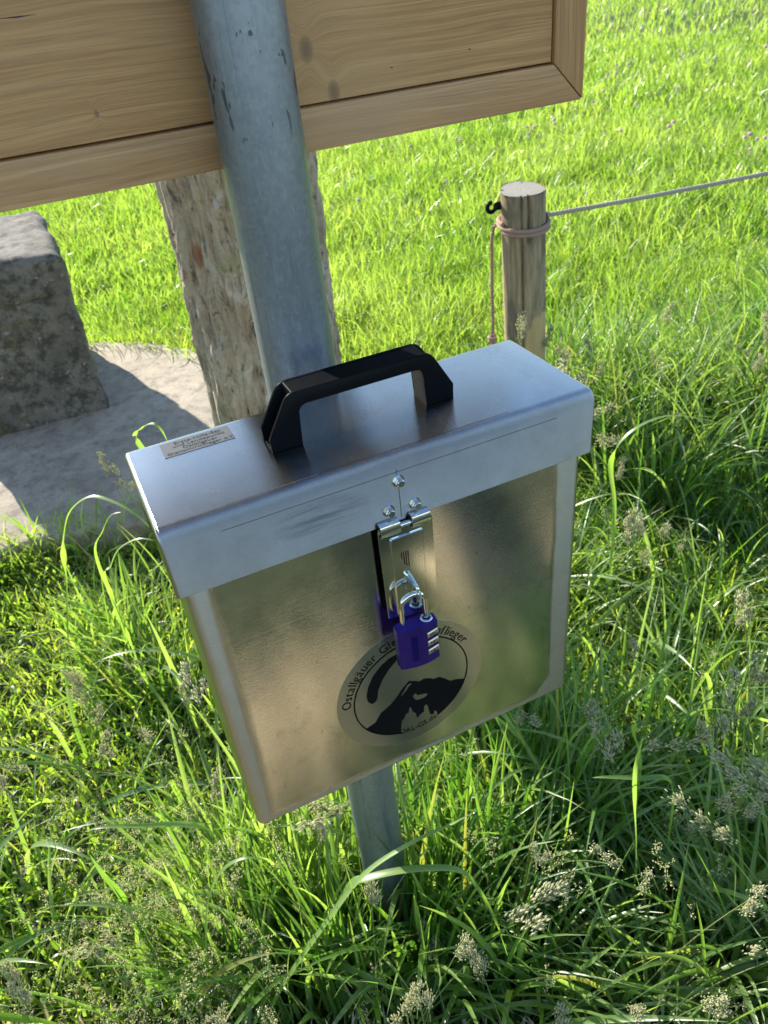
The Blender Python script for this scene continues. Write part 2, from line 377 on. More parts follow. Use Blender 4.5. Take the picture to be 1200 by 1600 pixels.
def mat_ground():
    t = NT("meadow_soil"); v = t.coord()
    n = t.noise(v, 3, 6, 0.7); n2 = t.noise(v, 40, 5, 0.7)
    col = t.mix(t.ramp(n, [(0.35, 0), (0.65, 1)]), (0.024, 0.036, 0.010), (0.044, 0.056, 0.018))
    col = t.mix(t.ramp(n2, [(0.5, 0), (0.7, 0.6)]), col, (0.05, 0.036, 0.022))
    return t.set(**{'Base Color': col, 'Roughness': 0.95, 'Normal': t.bump(n2, 0.8, 0.02)})

def mat_film():
    t = NT("clear_film"); v = t.coord()
    gl = t.new("ShaderNodeBsdfAnisotropic", distribution='BECKMANN')
    t.L(t.mix(t.noise(v, 38, 5, 0.6), (0.54, 0.54, 0.53), (0.62, 0.62, 0.605)), gl.inputs['Color']); gl.inputs['Roughness'].default_value = 0.25
    gl.inputs['Anisotropy'].default_value = -0.75
    cm = t.new('ShaderNodeCombineXYZ'); cm.inputs[2].default_value = 1.0; t.L(cm.outputs[0], gl.inputs['Tangent'])
    t.n.remove(t.b); t.L(gl.outputs[0], t.out.inputs[0]); return t.m

def mat_plastic():
    t = NT("black_plastic"); v = t.coord()
    df = t.new("ShaderNodeBsdfDiffuse"); gl = t.new("ShaderNodeBsdfGlossy"); mx = t.new("ShaderNodeMixShader")
    t.L(t.mix(t.noise(v, 90, 4), (0.003, 0.004, 0.0055), (0.006, 0.007, 0.009)), df.inputs['Color']); gl.inputs['Roughness'].default_value = 0.42
    b = t.bump(t.noise(v, 900, 3), 0.15, 0.0003); t.L(b, df.inputs['Normal']); t.L(b, gl.inputs['Normal'])
    mx.inputs[0].default_value = 0.009; t.L(df.outputs[0], mx.inputs[1]); t.L(gl.outputs[0], mx.inputs[2])
    t.n.remove(t.b); t.L(mx.outputs[0], t.out.inputs[0]); return t.m

M = dict(
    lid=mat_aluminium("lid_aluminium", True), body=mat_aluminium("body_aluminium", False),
    galv=mat_galv(), bark=mat_bark(), block=mat_stone("mossy_stone", True), slab=mat_stone("pale_stone", False),
    post=mat_old_wood(), endg=mat_endgrain(), ground=mat_ground(),
    panel=mat_board("panel_boards", 'X', [(0.262, 1.487, 0.013), (0.284, 1.450, 0.012), (0.069, 1.464, 0.0042)]),
    rail=mat_board("frame_board", 'X', (), 1.02), stile=mat_board("frame_upright", 'Z', (), 1.0),
    black=mat_plastic(), zinc=simple("bright_zinc", (0.72, 0.76, 0.78), 0.16, 1.0),
    plate=simple("polished_zinc_plate", (0.66, 0.67, 0.62), 0.10, 1.0), chrome=simple("shackle_steel", (0.80, 0.78, 0.72), 0.12, 1.0),
    blue=simple("blue_anodised", (0.046, 0.022, 0.27), 0.33, 0.72), dial=simple("dial_metal", (0.70, 0.62, 0.45), 0.3, 0.9),
    ink=simple("black_print", (0.006, 0.006, 0.007), 0.8), seam=simple("dark_seam", (0.03, 0.03, 0.032), 0.7),
    film=mat_film(), lab=simple("silver_label", (0.085, 0.098, 0.115), 0.6),
    rope=simple("grey_rope", (0.42, 0.37, 0.31), 0.9), cord=simple("brown_cord", (0.34, 0.22, 0.17), 0.9),
    tie=simple("clear_wire", (0.42, 0.60, 0.72), 0.25, 0.6),
)
M['ink'].node_tree.nodes['Principled BSDF'].inputs['Specular IOR Level'].default_value = 0.08
M['lab'].node_tree.nodes['Principled BSDF'].inputs['Specular IOR Level'].default_value = 0.08
GR = mat_leaf("grass_leaf", (0.085, 0.165, 0.022), (0.125, 0.215, 0.034), (0.21, 0.275, 0.090), (2.75, 2.75, 0.85), rough=0.38, tr=0.52)
GM = mat_leaf("meadow_leaf", (0.080, 0.158, 0.022), (0.118, 0.198, 0.032), (0.19, 0.250, 0.080), (2.5, 2.65, 0.95), rough=0.36, tr=0.55)
GT = mat_leaf("tall_leaf", (0.045, 0.115, 0.022), (0.068, 0.150, 0.030), (0.160, 0.240, 0.090), (2.75, 2.75, 0.9), rough=0.36, tr=0.45)
SEED = mat_seed("seed_husk", (0.40, 0.45, 0.27), (0.72, 0.68, 0.46))
FINE = mat_seed("fine_seed", (0.60, 0.62, 0.34), (0.80, 0.78, 0.52), 0.5)
PINK = mat_seed("clover_petal", (0.78, 0.56, 0.66), (0.90, 0.78, 0.83), 0.35)

def wrap_attr(me, mat_rnd=None):
    pass

# ------------------------------------------------------------------ setting
bm = bmesh.new()
rings = [0.0, 1, 2, 4, 8, 16, 32, 64, 128, 256, 700]; prev = None
for r_ in rings:
    if r_ == 0: cur = [bm.verts.new((0, 0, 0))]
    else: cur = [bm.verts.new((r_ * math.cos(2 * math.pi * k / 48), r_ * math.sin(2 * math.pi * k / 48), 0)) for k in range(48)]
    if prev:
        for k in range(48):
            if len(prev) == 1: bm.faces.new((prev[0], cur[k], cur[(k + 1) % 48]))
            else: bm.faces.new((prev[k], cur[k], cur[(k + 1) % 48], prev[(k + 1) % 48]))
    prev = cur
tag(obj("ground", bm, M['ground']), kind="structure")
# ------------------------------------------------------------------ stone slab and stone block
bm = bmesh.new()
out = [(-1.25, 1.95), (-0.7, 1.85), (-0.30, 1.83), (-0.05, 1.74), (0.15, 1.74), (0.42, 1.9), (0.62, 2.25), (0.68, 2.6), (0.60, 2.88), (0.47, 3.10), (0.30, 3.30), (0.10, 3.44), (-0.2, 3.60), (-0.8, 3.72), (-1.3, 3.6), (-1.45, 2.8)]
pts = []
for i in range(len(out)):                    # Catmull-Rom outline
    p0, p1, p2, p3 = (Vector(out[(i + k - 1) % len(out)]) for k in range(4))
    for s in range(5):
        u = s / 5
        pts.append(0.5 * ((2 * p1) + (p2 - p0) * u + (2 * p0 - 5 * p1 + 4 * p2 - p3) * u * u + (3 * p1 - p0 - 3 * p2 + p3) * u ** 3))
pts = [p + Vector((random.gauss(0, 0.008), random.gauss(0, 0.008))) for p in pts]
f = bm.faces.new([bm.verts.new((p.x, p.y, 0.1)) for p in pts])
r_ = bmesh.ops.extrude_face_region(bm, geom=[f])
for v in [g for g in r_['geom'] if isinstance(g, bmesh.types.BMVert)]: v.co.z = -0.03
top = [e for e in bm.edges if all(abs(v.co.z - 0.1) < 1e-5 for v in e.verts)]
bmesh.ops.bevel(bm, geom=top, offset=0.018, segments=3, profile=0.5, affect='EDGES')
tag(obj("stone_slab", bm, M['slab']), "flat pale stone slab with rounded edges lying in the grass under the stone block", "stone slab")

def rough_block(x0, x1, y0, y1, z0, z1, cuts, amp, bev, seed):
    bm = bmesh.new(); box(bm, x0, x1, y0, y1, z0, z1, bev, 2)
    bmesh.ops.subdivide_edges(bm, edges=[e for e in bm.edges if e.calc_length() > 0.08], cuts=cuts, use_grid_fill=True)
    rs = random.Random(seed)
    from mathutils import noise as mn
    for v in bm.verts:
        p = v.co * 9 + Vector((seed, 0, 0)); n_ = mn.noise_vector(p) * amp + mn.noise_vector(p * 3.1) * amp * 0.5
        v.co += n_
    return bm
blk = empty("stone_block", (-0.22, 3.05, 0.1))
def kid(o, root):
    o.parent = root; o.matrix_parent_inverse = Matrix.Translation(-root.location); return o
kid(obj("pedestal", rough_block(-0.505, 0.062, 2.662, 3.42, 0.085, 0.620, 22, 0.016, 0.015, 3), M['block'], sharp=60), blk)
kid(obj("cap_stone", rough_block(-0.512, 0.068, 2.652, 3.428, 0.588, 0.755, 20, 0.018, 0.035, 8), M['block'], sharp=60), blk)
tag(blk, "dark weathered stone block with a thick cap standing on the pale slab", "stone block")

# ------------------------------------------------------------------ tree trunk
def rough_log(r, h, seg, rows, fx, z0=0.0, base_flare=0.0):
    from mathutils import noise as mn
    vs = np.zeros(((rows + 1) * seg, 3)); q = []
    for j in range(rows + 1):
        z = z0 + (h - z0) * j / rows
        for k in range(seg):
            a = 2 * math.pi * k / seg; c, s = math.cos(a), math.sin(a)
            vs[j * seg + k] = (*fx(a, z, c, s, mn), z)
    for j in range(rows):
        for k in range(seg):
            q.append((j * seg + k, j * seg + (k + 1) % seg, (j + 1) * seg + (k + 1) % seg, (j + 1) * seg + k))
    return vs, np.array(q)
def trunk_fx(a, z, c, s, mn):
    ra = 0.162 + 0.012 * mn.noise(Vector((c * 1.5, s * 1.5, z * 1.2))) + 0.05 * max(0, 0.25 - z) ** 1.3
    rid = mn.noise(Vector((c * 6.5, s * 6.5, z * 3.2))); rid2 = mn.noise(Vector((c * 15, s * 15, z * 22 + 9)))
    rd3 = 1 - abs(mn.noise(Vector((c * 9 + 3, s * 9, z * 5.5))))
    ra += 0.012 * (1 - abs(rid)) ** 4 + 0.006 * rid2 - 0.010 * max(0, rd3 - 0.85) / 0.15
    return ra * c, ra * s
vs, q = rough_log(0.16, 3.4, 220, 420, trunk_fx, -0.05)
tr = empty("tree", (0.43, 1.24, 0))
me = npmesh("trunk", vs, q); o = link_mesh("trunk", me, M['bark'], tr, sharp=0)
bm = bmesh.new(); bm.faces.new([bm.verts.new((0.160 * math.cos(2 * math.pi * k / 40), 0.160 * math.sin(2 * math.pi * k / 40), 3.392)) for k in range(40)])
obj("sawn_top", bm, M['endg'], tr)
tag(tr, "bark covered tree trunk behind the steel post and under the wooden board", "tree")

# ------------------------------------------------------------------ steel post
bm = bmesh.new(); ang = 64
for rr_, z0, z1 in ((0.0375, -0.02, 2.30),):
    tube(bm, [(0, 0, z0 + (z1 - z0) * i / 12) for i in range(13)], rr_, ang)
sp = empty("steel_post", (0.194, 0.195, 0))
obj("tube", bm, M['galv'], sp)
bm = bmesh.new(); tube(bm, [(0, 0, 2.301), (0, 0, 2.312), (0, 0, 2.316)], [0.039, 0.039, 0.034], 48); obj("end_cap", bm, M['black'], sp)
tag(sp, "round galvanised steel post carrying the metal box and the wooden board", "post")

# ------------------------------------------------------------------ wooden board
SX0, SX1, SY, SZ0, SZ1, RW, DEP = -1.15, 0.566, 0.236, 1.4035, 2.25, 0.0375, 0.08
sg = empty("wooden_sign", (0.194, SY, SZ0))
off = Vector((0.194, SY, SZ0))
def sboard(name, poly, y0, y1, mat):
    bm = bmesh.new(); prism(bm, poly, y0, y1)
    bmesh.ops.bevel(bm, geom=list(bm.edges), offset=0.0012, segments=2, profile=0.5, affect='EDGES')
    o = obj(name, bm, mat); kid(o, sg); return o
g = 0.0007
sboard("bottom_rail", [(SX0 + g, SZ0), (SX1 - g, SZ0), (SX1 - RW - g, SZ0 + RW), (SX0 + RW + g, SZ0 + RW)], SY, SY + DEP, M['rail'])
sboard("top_rail", [(SX0 + RW + g, SZ1 - RW), (SX1 - RW - g, SZ1 - RW), (SX1 - g, SZ1), (SX0 + g, SZ1)], SY, SY + DEP, M['rail'])
sboard("side_rail", [(SX1, SZ0 + g), (SX1, SZ1 - g), (SX1 - RW, SZ1 - RW - g), (SX1 - RW, SZ0 + RW + g)], SY, SY + DEP, M['stile'])
sboard("side_rail", [(SX0, SZ0 + g), (SX0 + RW, SZ0 + RW + g), (SX0 + RW, SZ1 - RW - g), (SX0, SZ1 - g)], SY, SY + DEP, M['stile'])
gp = 0.0022
sboard('gap_light_stop', [(SX0 + RW - 0.001, SZ0 + RW - 0.001), (SX1 - RW + 0.001, SZ0 + RW - 0.001), (SX1 - RW + 0.001, SZ1 - RW + 0.001), (SX0 + RW - 0.001, SZ1 - RW + 0.001)], SY + 0.024, SY + 0.034, M['seam'])  # dark board added behind the panel to block sun leaking through the gap
sboard("back_panel", [(SX0 + RW + gp, SZ0 + RW + gp), (SX1 - RW - gp, SZ0 + RW + gp), (SX1 - RW - gp, SZ1 - RW - gp), (SX0 + RW + gp, SZ1 - RW - gp)], SY + 0.003, SY + 0.022, M['panel'])
# drying crack and splits in the panel
for x, z, w, h_ in ((0.030, GZ + 0.3375, 0.031, 0.0011), (0.43, GZ + 0.2665, 0.004, 0.0012), (0.345, GZ + 0.262, 0.003, 0.0012)):
    bm = bmesh.new(); prism(bm, [(x - w / 2, z + 0.0004), (x, z - h_ / 2), (x + w / 2, z + 0.0002), (x, z + h_ / 2)], SY + 0.0026, SY + 0.0029)
    kid(obj("crack", bm, M['seam']), sg)
tag(sg, "large light brown wooden board with mitred frame fixed behind the steel post", "sign board")

# ------------------------------------------------------------------ metal box
bx = empty("metal_box", (0, 0, GZ))
def bevel_where(bm, cond, off, seg):
    es = [e for e in bm.edges if cond(e)]
    bmesh.ops.bevel(bm, geom=es, offset=off, segments=seg, profile=0.5, affect='EDGES')
bm = bmesh.new(); box(bm, OV, BW - OV, OV, BD - OV, -BH, -0.02)
bevel_where(bm, lambda e: abs(e.verts[0].co.x - e.verts[1].co.x) < 1e-6 and abs(e.verts[0].co.y - e.verts[1].co.y) < 1e-6, 0.008, 4)
bevel_where(bm, lambda e: all(v.co.z < -BH + 1e-4 for v in e.verts), 0.005, 3)
obj("body", bm, M['body'], bx, sharp=50)
bm = bmesh.new(); box(bm, 0, BW, 0, BD, -LH, 0)
bevel_where(bm, lambda e: abs(e.verts[0].co.x - e.verts[1].co.x) > 0.1 and e.verts[0].co.z > -0.001, 0.0125, 6)
bevel_where(bm, lambda e: (e.verts[0].co.x < 1e-4 and e.verts[1].co.x < 1e-4 or e.verts[0].co.x > BW - 1e-4 and e.verts[1].co.x > BW - 1e-4) and not (e.verts[0].co.z < -LH + 1e-4 and e.verts[1].co.z < -LH + 1e-4), 0.0035, 3)
bevel_where(bm, lambda e: all(v.co.z < -LH + 1e-4 for v in e.verts), 0.0008, 2)
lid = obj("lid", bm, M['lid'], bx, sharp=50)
# creases and the scribed centre mark on the lid
bm = bmesh.new()
box(bm, 0.050, 0.375, -0.0002, 0.0005, -0.0150, -0.0146); box(bm, 0.2085, 0.2090, -0.0003, 0.0005, -0.0640, -0.0270); box(bm, 0.2078, 0.2082, -0.0003, 0.0005, -0.0190, -0.0115)
box(bm, 0.060, 0.330, 0.0128, 0.0131, -0.0005, 0.00012)
obj("crease", bm, M['seam'], lid, smooth=False)
def hexnut(name, x, z, parent):
    bm = bmesh.new()
    def ring(r0, y0, y1, seg, ph=0.0):
        tube(bm, [(x, y0, z), (x, y1, z)], r0, seg)
    ring(0.0058, 0.0005, -0.0012, 28)
    tube(bm, [(x, -0.0013, z), (x, -0.0046, z), (x, -0.0053, z)], [0.0046, 0.0046, 0.0040], 6)
    tube(bm, [(x, -0.0054, z), (x, -0.0072, z), (x, -0.0076, z)], [0.0036, 0.0036, 0.0031], 20)
    obj(name, bm, M['zinc'], parent, sharp=30)
    bm = bmesh.new(); tube(bm, [(x, -0.0070, z), (x, -0.00785, z)], 0.0016, 12); return bm
for x, z in ((0.2085, -0.0235), (0.1965, -0.0515), (0.2225, -0.0530)):
    hexnut("bolt", x, z, lid).free()
# label on the lid
lb = empty("first_aid_label", (0.032, 0.1145, 0.0)); lb.parent = bx
bm = bmesh.new(); box(bm, 0, 0.066, 0, 0.027, 0.0001, 0.00035); obj("sticker", bm, M['lab'], lb)
bm = bmesh.new()
for s, y, sz in (("Erste-Hilfe-Set", 0.0198, 0.0068), ("und Landepunkt", 0.0140, 0.0068), ("Ostallgäuer", 0.0082, 0.0064), ("Gleitschirmflieger e.V.", 0.0024, 0.0064)):
    add_text(bm, s, sz, Matrix.Translation((0.035, y, 0.0005)) @ Matrix.Diagonal((1.12, 1, 1, 1)), 'CENTER')
obj("lettering", bm, M['ink'], lb, smooth=False)
# handle
hd = empty("handle", (0.119, 0.066, 0.0)); hd.parent = bx
HL = 0.184
def rounded(poly, rad, n_=4):
    out = []
    for i, p in enumerate(poly):
        p = Vector(p); a = Vector(poly[i - 1]); b = Vector(poly[(i + 1) % len(poly)]); r0 = rad[i]
        if r0 == 0: out.append(tuple(p)); continue
        u = (a - p).normalized(); w = (b - p).normalized()
        for k in range(n_ + 1):
            t_ = k / n_; out.append(tuple((p + u * r0) * (1 - t_) ** 2 + p * 2 * t_ * (1 - t_) + (p + w * r0) * t_ ** 2))
    return out
outer = [(0, 0), (0, 0.015), (0.022, 0.053), (HL - 0.022, 0.053), (HL, 0.015), (HL, 0), (HL - 0.029, 0), (HL - 0.031, 0.0395), (0.031, 0.0395), (0.029, 0)]
prof = rounded(outer, [0, 0.001, 0.008, 0.008, 0.001, 0, 0, 0.006, 0.006, 0])
inner = [(0.0255, 0.0), (0.0265, 0.030), (0.026, 0.0526), (HL - 0.026, 0.0526), (HL - 0.0265, 0.030), (HL - 0.0255, 0), (HL - 0.029, 0), (HL - 0.031, 0.0395), (0.031, 0.0395), (0.029, 0)]
iprof = rounded(inner, [0, 0, 0.002, 0.002, 0, 0, 0, 0.006, 0.006, 0])
bm = bmesh.new()
prism(bm, prof, 0.0, 0.0032); prism(bm, prof, 0.0248, 0.028)
bmesh.ops.bevel(bm, geom=[e for e in bm.edges if e.calc_face_angle(0) > 0.6 or abs(e.verts[0].co.y - e.verts[1].co.y) < 1e-6], offset=0.0007, segments=2, profile=0.5, affect='EDGES')
prism(bm, iprof, 0.0030, 0.0250)
box(bm, 0.0008, 0.027, 0.003, 0.025, 0.0002, 0.0026); box(bm, HL - 0.027, HL - 0.0008, 0.003, 0.025, 0.0002, 0.0026)
obj("grip", bm, M['black'], hd, sharp=40)
# hasp
hp = empty("hasp", (0.2095, 0, -0.13)); hp.parent = bx
def hadd(name, bm, mat): 
    for v in bm.verts: v.co -= Vector((0.2095, 0, -0.13))
    return obj(name, bm, mat, hp)
bm = bmesh.new()
pl = rounded([(0.1825, -0.0690), (0.2375, -0.0690), (0.2370, -0.1860), (0.1835, -0.1860)], [0.004, 0.004, 0.014, 0.014], 6)
prism(bm, list(reversed(pl)), -0.0040, -0.0022)
pl2 = rounded([(0.1925, -0.0800), (0.2268, -0.0800), (0.2262, -0.1800), (0.1928, -0.1800)], [0.002, 0.002, 0.009, 0.009], 5)
a_ = [bm.verts.new((x, -0.0041, z)) for x, z in pl2]; cxm, czm = 0.2096, -0.130
b_ = [bm.verts.new((cxm + (x - cxm) * 0.93, -0.0060, czm + (z - czm) * 0.975)) for x, z in pl2]
for i in range(len(a_)): bm.faces.new((a_[i], b_[i], b_[(i + 1) % len(a_)], a_[(i + 1) % len(a_)]))
bm.faces.new(b_)
hadd("hasp_plate", bm, M['plate'])
for x0, x1 in ((0.1835, 0.2030), (0.2150, 0.2335)):
    bm = bmesh.new()
    arc = [(-0.0012, -0.0605), (-0.0045, -0.0600), (-0.0085, -0.0620), (-0.0102, -0.0665), (-0.0095, -0.0715), (-0.0070, -0.0750), (-0.0050, -0.0765)]
    prevv = None
    th = 0.0012
    for i, (y, z) in enumerate(arc):
        ny, nz = (y + 0.004) , (z + 0.0680); l_ = math.hypot(ny, nz) or 1
        cur = [bm.verts.new(c_) for c_ in ((x0, y, z), (x1, y, z), (x1, y - ny / l_ * th, z - nz / l_ * th), (x0, y - ny / l_ * th, z - nz / l_ * th))]
        if prevv:
            for k in range(4): bm.faces.new((prevv[k], prevv[(k + 1) % 4], cur[(k + 1) % 4], cur[k]))
        else: bm.faces.new(cur)
        prevv = cur
    bm.faces.new(list(reversed(prevv)))
    hadd("hinge_loop", bm, M['zinc'])
bm = bmesh.new(); tube(bm, [(0.1830, -0.0052, -0.0680), (0.2345, -0.0052, -0.0680)], 0.0026, 14); hadd("hinge_pin", bm, M['zinc'])
bm = bmesh.new()                                     # eye of the staple standing out of the plate
st = [(0.2075, -0.005, -0.130)] + [(0.2080 + 0.0005 * k, -0.014 - 0.006 * math.sin(k * math.pi / 8), -0.133 - 0.010 * (1 - math.cos(k * math.pi / 8)) / 2) for k in range(9)] + [(0.2120, -0.005, -0.1455)]
tube(bm, st, 0.0021, 10); hadd("staple", bm, M['zinc'])
bm = bmesh.new()                                     # stamped lines of small print
for i in range(4):
    x = 0.2020 + i * 0.0022; z = -0.0985 - 0.0010 * (i % 2); n_ = (9, 8, 7, 4)[3 - i]
    for k in range(n_):
        ln = random.uniform(0.0010, 0.0022); box(bm, x, x + 0.0009, -0.00625, -0.0060, z - ln, z); z -= ln + 0.0005
hadd("imprint", bm, M['ink'])
# round club sticker on the front
CX, CZ, RO = 0.2040, -0.2940, 0.0875
YF = OV
st_ = empty("club_sticker", (CX, YF, CZ)); st_.parent = bx
def sadd(name, bm, mat):
    for v in bm.verts: v.co -= Vector((CX, YF, CZ))
    return obj(name, bm, mat, st_, smooth=False)
bm = bmesh.new(); tube(bm, [(CX, YF + 0.0002, CZ), (CX, YF - 0.00015, CZ)], RO, 96); sadd("film", bm, M['film'])
bm = bmesh.new()
rc = (0.2045, -0.2968); r1, r2 = 0.0693, 0.0677
N_ = 120; a0, a1 = R(-67), R(255)
lo = [(rc[0] + r1 * math.cos(a0 + (a1 - a0) * i / N_), rc[1] + r1 * math.sin(a0 + (a1 - a0) * i / N_)) for i in range(N_ + 1)]
li = [(rc[0] + r2 * math.cos(a0 + (a1 - a0) * i / N_), rc[1] + r2 * math.sin(a0 + (a1 - a0) * i / N_)) for i in range(N_ + 1)]
YI = YF - 0.0004
A_ = [bm.verts.new((x, YI, z)) for x, z in lo]; B_ = [bm.verts.new((x, YI, z)) for x, z in li]
for i in range(N_): bm.faces.new((A_[i], A_[i + 1], B_[i + 1], B_[i]))
canopy = [(0.2150, -0.2372), (0.2040, -0.2375), (0.1929, -0.2385), (0.1825, -0.2405), (0.1722, -0.2461), (0.1614, -0.2570), (0.1544, -0.2701), (0.1514, -0.2815), (0.1520, -0.2906), (0.1562, -0.2965), (0.1604, -0.2956), (0.1634, -0.2907), (0.1654, -0.2797), (0.1716, -0.2670), (0.1809, -0.2551), (0.1923, -0.2456), (0.2040, -0.2405)]
fill_xz(bm, [canopy], YI)
def arcpts(a, b, n_): return [(rc[0] + (r1 - 0.0004) * math.cos(R(a + (b - a) * i / n_)), rc[1] + (r1 - 0.0004) * math.sin(R(a + (b - a) * i / n_))) for i in range(n_ + 1)]
mount = [(0.1450, -0.3314), (0.1569, -0.3278), (0.1648, -0.3164), (0.1754, -0.3112), (0.1855, -0.3024), (0.1921, -0.2939), (0.1967, -0.2898), (0.2012, -0.2857), (0.2093, -0.2903), (0.2141, -0.2935), (0.2185, -0.2921), (0.226, -0.2948), (0.2309, -0.2991), (0.2378, -0.2996), (0.2444, -0.3055), (0.2511, -0.3133), (0.2581, -0.3146), (0.2687, -0.3195)]
mount += arcpts(-24, -66, 12)
mount += [(0.2308, -0.3524), (0.2286, -0.3499), (0.2271, -0.355), (0.223, -0.3537), (0.2218, -0.3458), (0.2208, -0.3382), (0.2191, -0.3335), (0.2163, -0.3354), (0.2153, -0.3443), (0.2112, -0.3454), (0.2065, -0.3497), (0.2054, -0.3407), (0.2019, -0.3363), (0.2004, -0.3272), (0.1981, -0.327), (0.1972, -0.3346), (0.1928, -0.3355), (0.1915, -0.3406), (0.1878, -0.3431)]
mount += arcpts(-107, -149, 12)
hole = [(0.2039, -0.3108), (0.2078, -0.3092), (0.2093, -0.3128), (0.2211, -0.3168), (0.2217, -0.32), (0.2172, -0.322), (0.2086, -0.3211), (0.2055, -0.3174)]
hole2 = [(0.1890, -0.3035), (0.1957, -0.2955), (0.1984, -0.2910), (0.2020, -0.2897), (0.2051, -0.2915), (0.2006, -0.2941), (0.1968, -0.2993), (0.1923, -0.3030)]
fill_xz(bm, [mount, hole, hole2], YI)
sadd("emblem", bm, M['ink'])
bm = bmesh.new()
def arc_text(s, size, rad, ang_mid, inside, track=1.0):
    ws = []
    for ch in s:
        if ch == ' ': ws.append((None, size * 0.30)); continue
        me, w = text_mesh(ch, size); ws.append((me, w + size * 0.075))
    tot = sum(w for _, w in ws) * track
    pos = -tot / 2
    for me, w in ws:
        mid = (pos + w * track / 2) / rad
        a = ang_mid - mid if not inside else ang_mid + mid
        if me:
            rot = Matrix.Rotation(R(90), 4, 'X')           # text plane -> xz facing -y
            th_ = (a - math.pi / 2) if not inside else (a + math.pi / 2)
            rr = Matrix.Rotation(-th_, 4, 'Y')
            Mx = Matrix.Translation((rc[0] + rad * math.cos(a), YI, rc[1] + rad * math.sin(a))) @ rr @ rot @ Matrix.Translation((-w / 2, 0, 0))
            me.transform(Mx); bm.from_mesh(me); bpy.data.meshes.remove(me)
        pos += w * track
arc_text("Ostallgäuer Gleitschirmflieger", 0.0150, 0.0722, R(101), False, 0.93)
sadd("lettering", bm, M['ink']); bm = bmesh.new()
arc_text("OAL-GS.de", 0.0105, 0.0705, R(-88), True, 0.95)
sadd("lettering", bm, M['ink'])
tag(bx, "lockable silver aluminium first aid box with black handle mounted on the steel post", "metal box")

# ------------------------------------------------------------------ padlock
pk = empty("padlock", (0.2050, -0.0165, GZ - 0.207), R(-4))
def lens(w, d0, d1, n_=14):                          # bulged cross-section, front towards -y
    p = []
    for i in range(n_ + 1):
        t_ = -1 + 2 * i / n_; p.append((w / 2 * t_, -d0 - (d1 - d0) * (1 - t_ * t_)))
    for i in range(n_ + 1):
        t_ = 1 - 2 * i / n_; p.append((w / 2 * t_, d0 + (d1 - d0) * (1 - t_ * t_)))
    return p
bm = bmesh.new(); sec = lens(0.0425, 0.0050, 0.0088)
lo_ = [bm.verts.new((x, y, -0.026)) for x, y in sec]; hi_ = [bm.verts.new((x, y, 0.026)) for x, y in sec]
bm.faces.new(lo_); bm.faces.new(list(reversed(hi_)))
for i in range(len(sec)): bm.faces.new((lo_[i], hi_[i], hi_[(i + 1) % len(sec)], lo_[(i + 1) % len(sec)]))
bmesh.ops.bevel(bm, geom=[e for e in bm.edges if e.calc_face_angle(0) > 0.5], offset=0.0016, segments=3, profile=0.5, affect='EDGES')
obj("lock_body", bm, M['blue'], pk, sharp=40)
bm = bmesh.new()
box(bm, -0.0085, -0.0005, -0.00875, -0.0084, -0.017, 0.016)
me = None
obj("badge_recess", bm, simple("blue_recess", (0.018, 0.010, 0.22), 0.45, 0.85), pk)
bm = bmesh.new()
sx0, sx1 = -0.0125, 0.0120
pts = [(sx0, 0, 0.0262), (sx0, 0, 0.036), (sx0, 0, 0.046)] + [((sx0 + sx1) / 2 - 0.01225 * math.cos(math.pi * k / 10), 0, 0.051 + 0.0125 * math.sin(math.pi * k / 10)) for k in range(11)] + [(sx1, 0, 0.044), (sx1, 0, 0.034), (sx1, 0, 0.0255)]
tube(bm, pts, 0.00275, 14); obj("shackle", bm, M['chrome'], pk)
bm = bmesh.new(); tube(bm, [(sx1, 0, 0.0255), (sx1, 0, 0.0278), (sx1, 0, 0.0285), (sx1, 0, 0.0285), (sx1, 0, 0.0265)], [0.0062, 0.0062, 0.0056, 0.0040, 0.0040], 28, caps=False); obj("collar", bm, M['zinc'], pk)
for k in range(3):
    zc = 0.0125 - k * 0.0115
    bm = bmesh.new()
    tube(bm, [(0.0085, -0.0002, zc), (0.0090, -0.0002, zc), (0.0200, -0.0002, zc), (0.0208, -0.0002, zc)], [0.0035, 0.0036, 0.0036, 0.0030], 12)
    for v in bm.verts:                                   # wheel edge following the bulged face
        v.co.y = -0.0045 - (0.0088 - 0.0050) * (1 - (v.co.x / 0.02125) ** 2) - 0.0012 + v.co.y * 0.35
    d_ = obj("dial", bm, M['dial'], pk)
    bm = bmesh.new(); x_ = 0.0098
    for j in range(3):
        tx = x_ + j * 0.0036; yy = -0.0045 - 0.0038 * (1 - ((tx + 0.001) / 0.02125) ** 2) - 0.0029
        add_text(bm, str((k * 4 + j * 7 + 3) % 10), 0.0064, Matrix.Translation((tx, yy, zc - 0.0022)) @ Matrix.Rotation(R(14 + 6 * j), 4, 'Z') @ Matrix.Rotation(R(90), 4, 'X'))
    obj("digits", bm, M['ink'], d_, smooth=False)
tag(pk, "small blue and purple combination padlock hanging from the hasp of the box", "padlock")
bm = bmesh.new()                                     # thin wire looped through eye and shackle
w_ = [(0.2065, -0.0072, -0.122), (0.2085, -0.0125, -0.128), (0.2095, -0.0190, -0.134), (0.2105, -0.0235, -0.142), (0.2100, -0.0232, -0.1515), (0.2092, -0.0205, -0.158)]
tube(bm, [Vector(p) + Vector((0, 0, GZ)) for p in w_], 0.0010, 8)
tag(obj("cable_tie", bm, M['tie']), "thin pale blue tie threaded through the staple above the padlock", "cable tie")

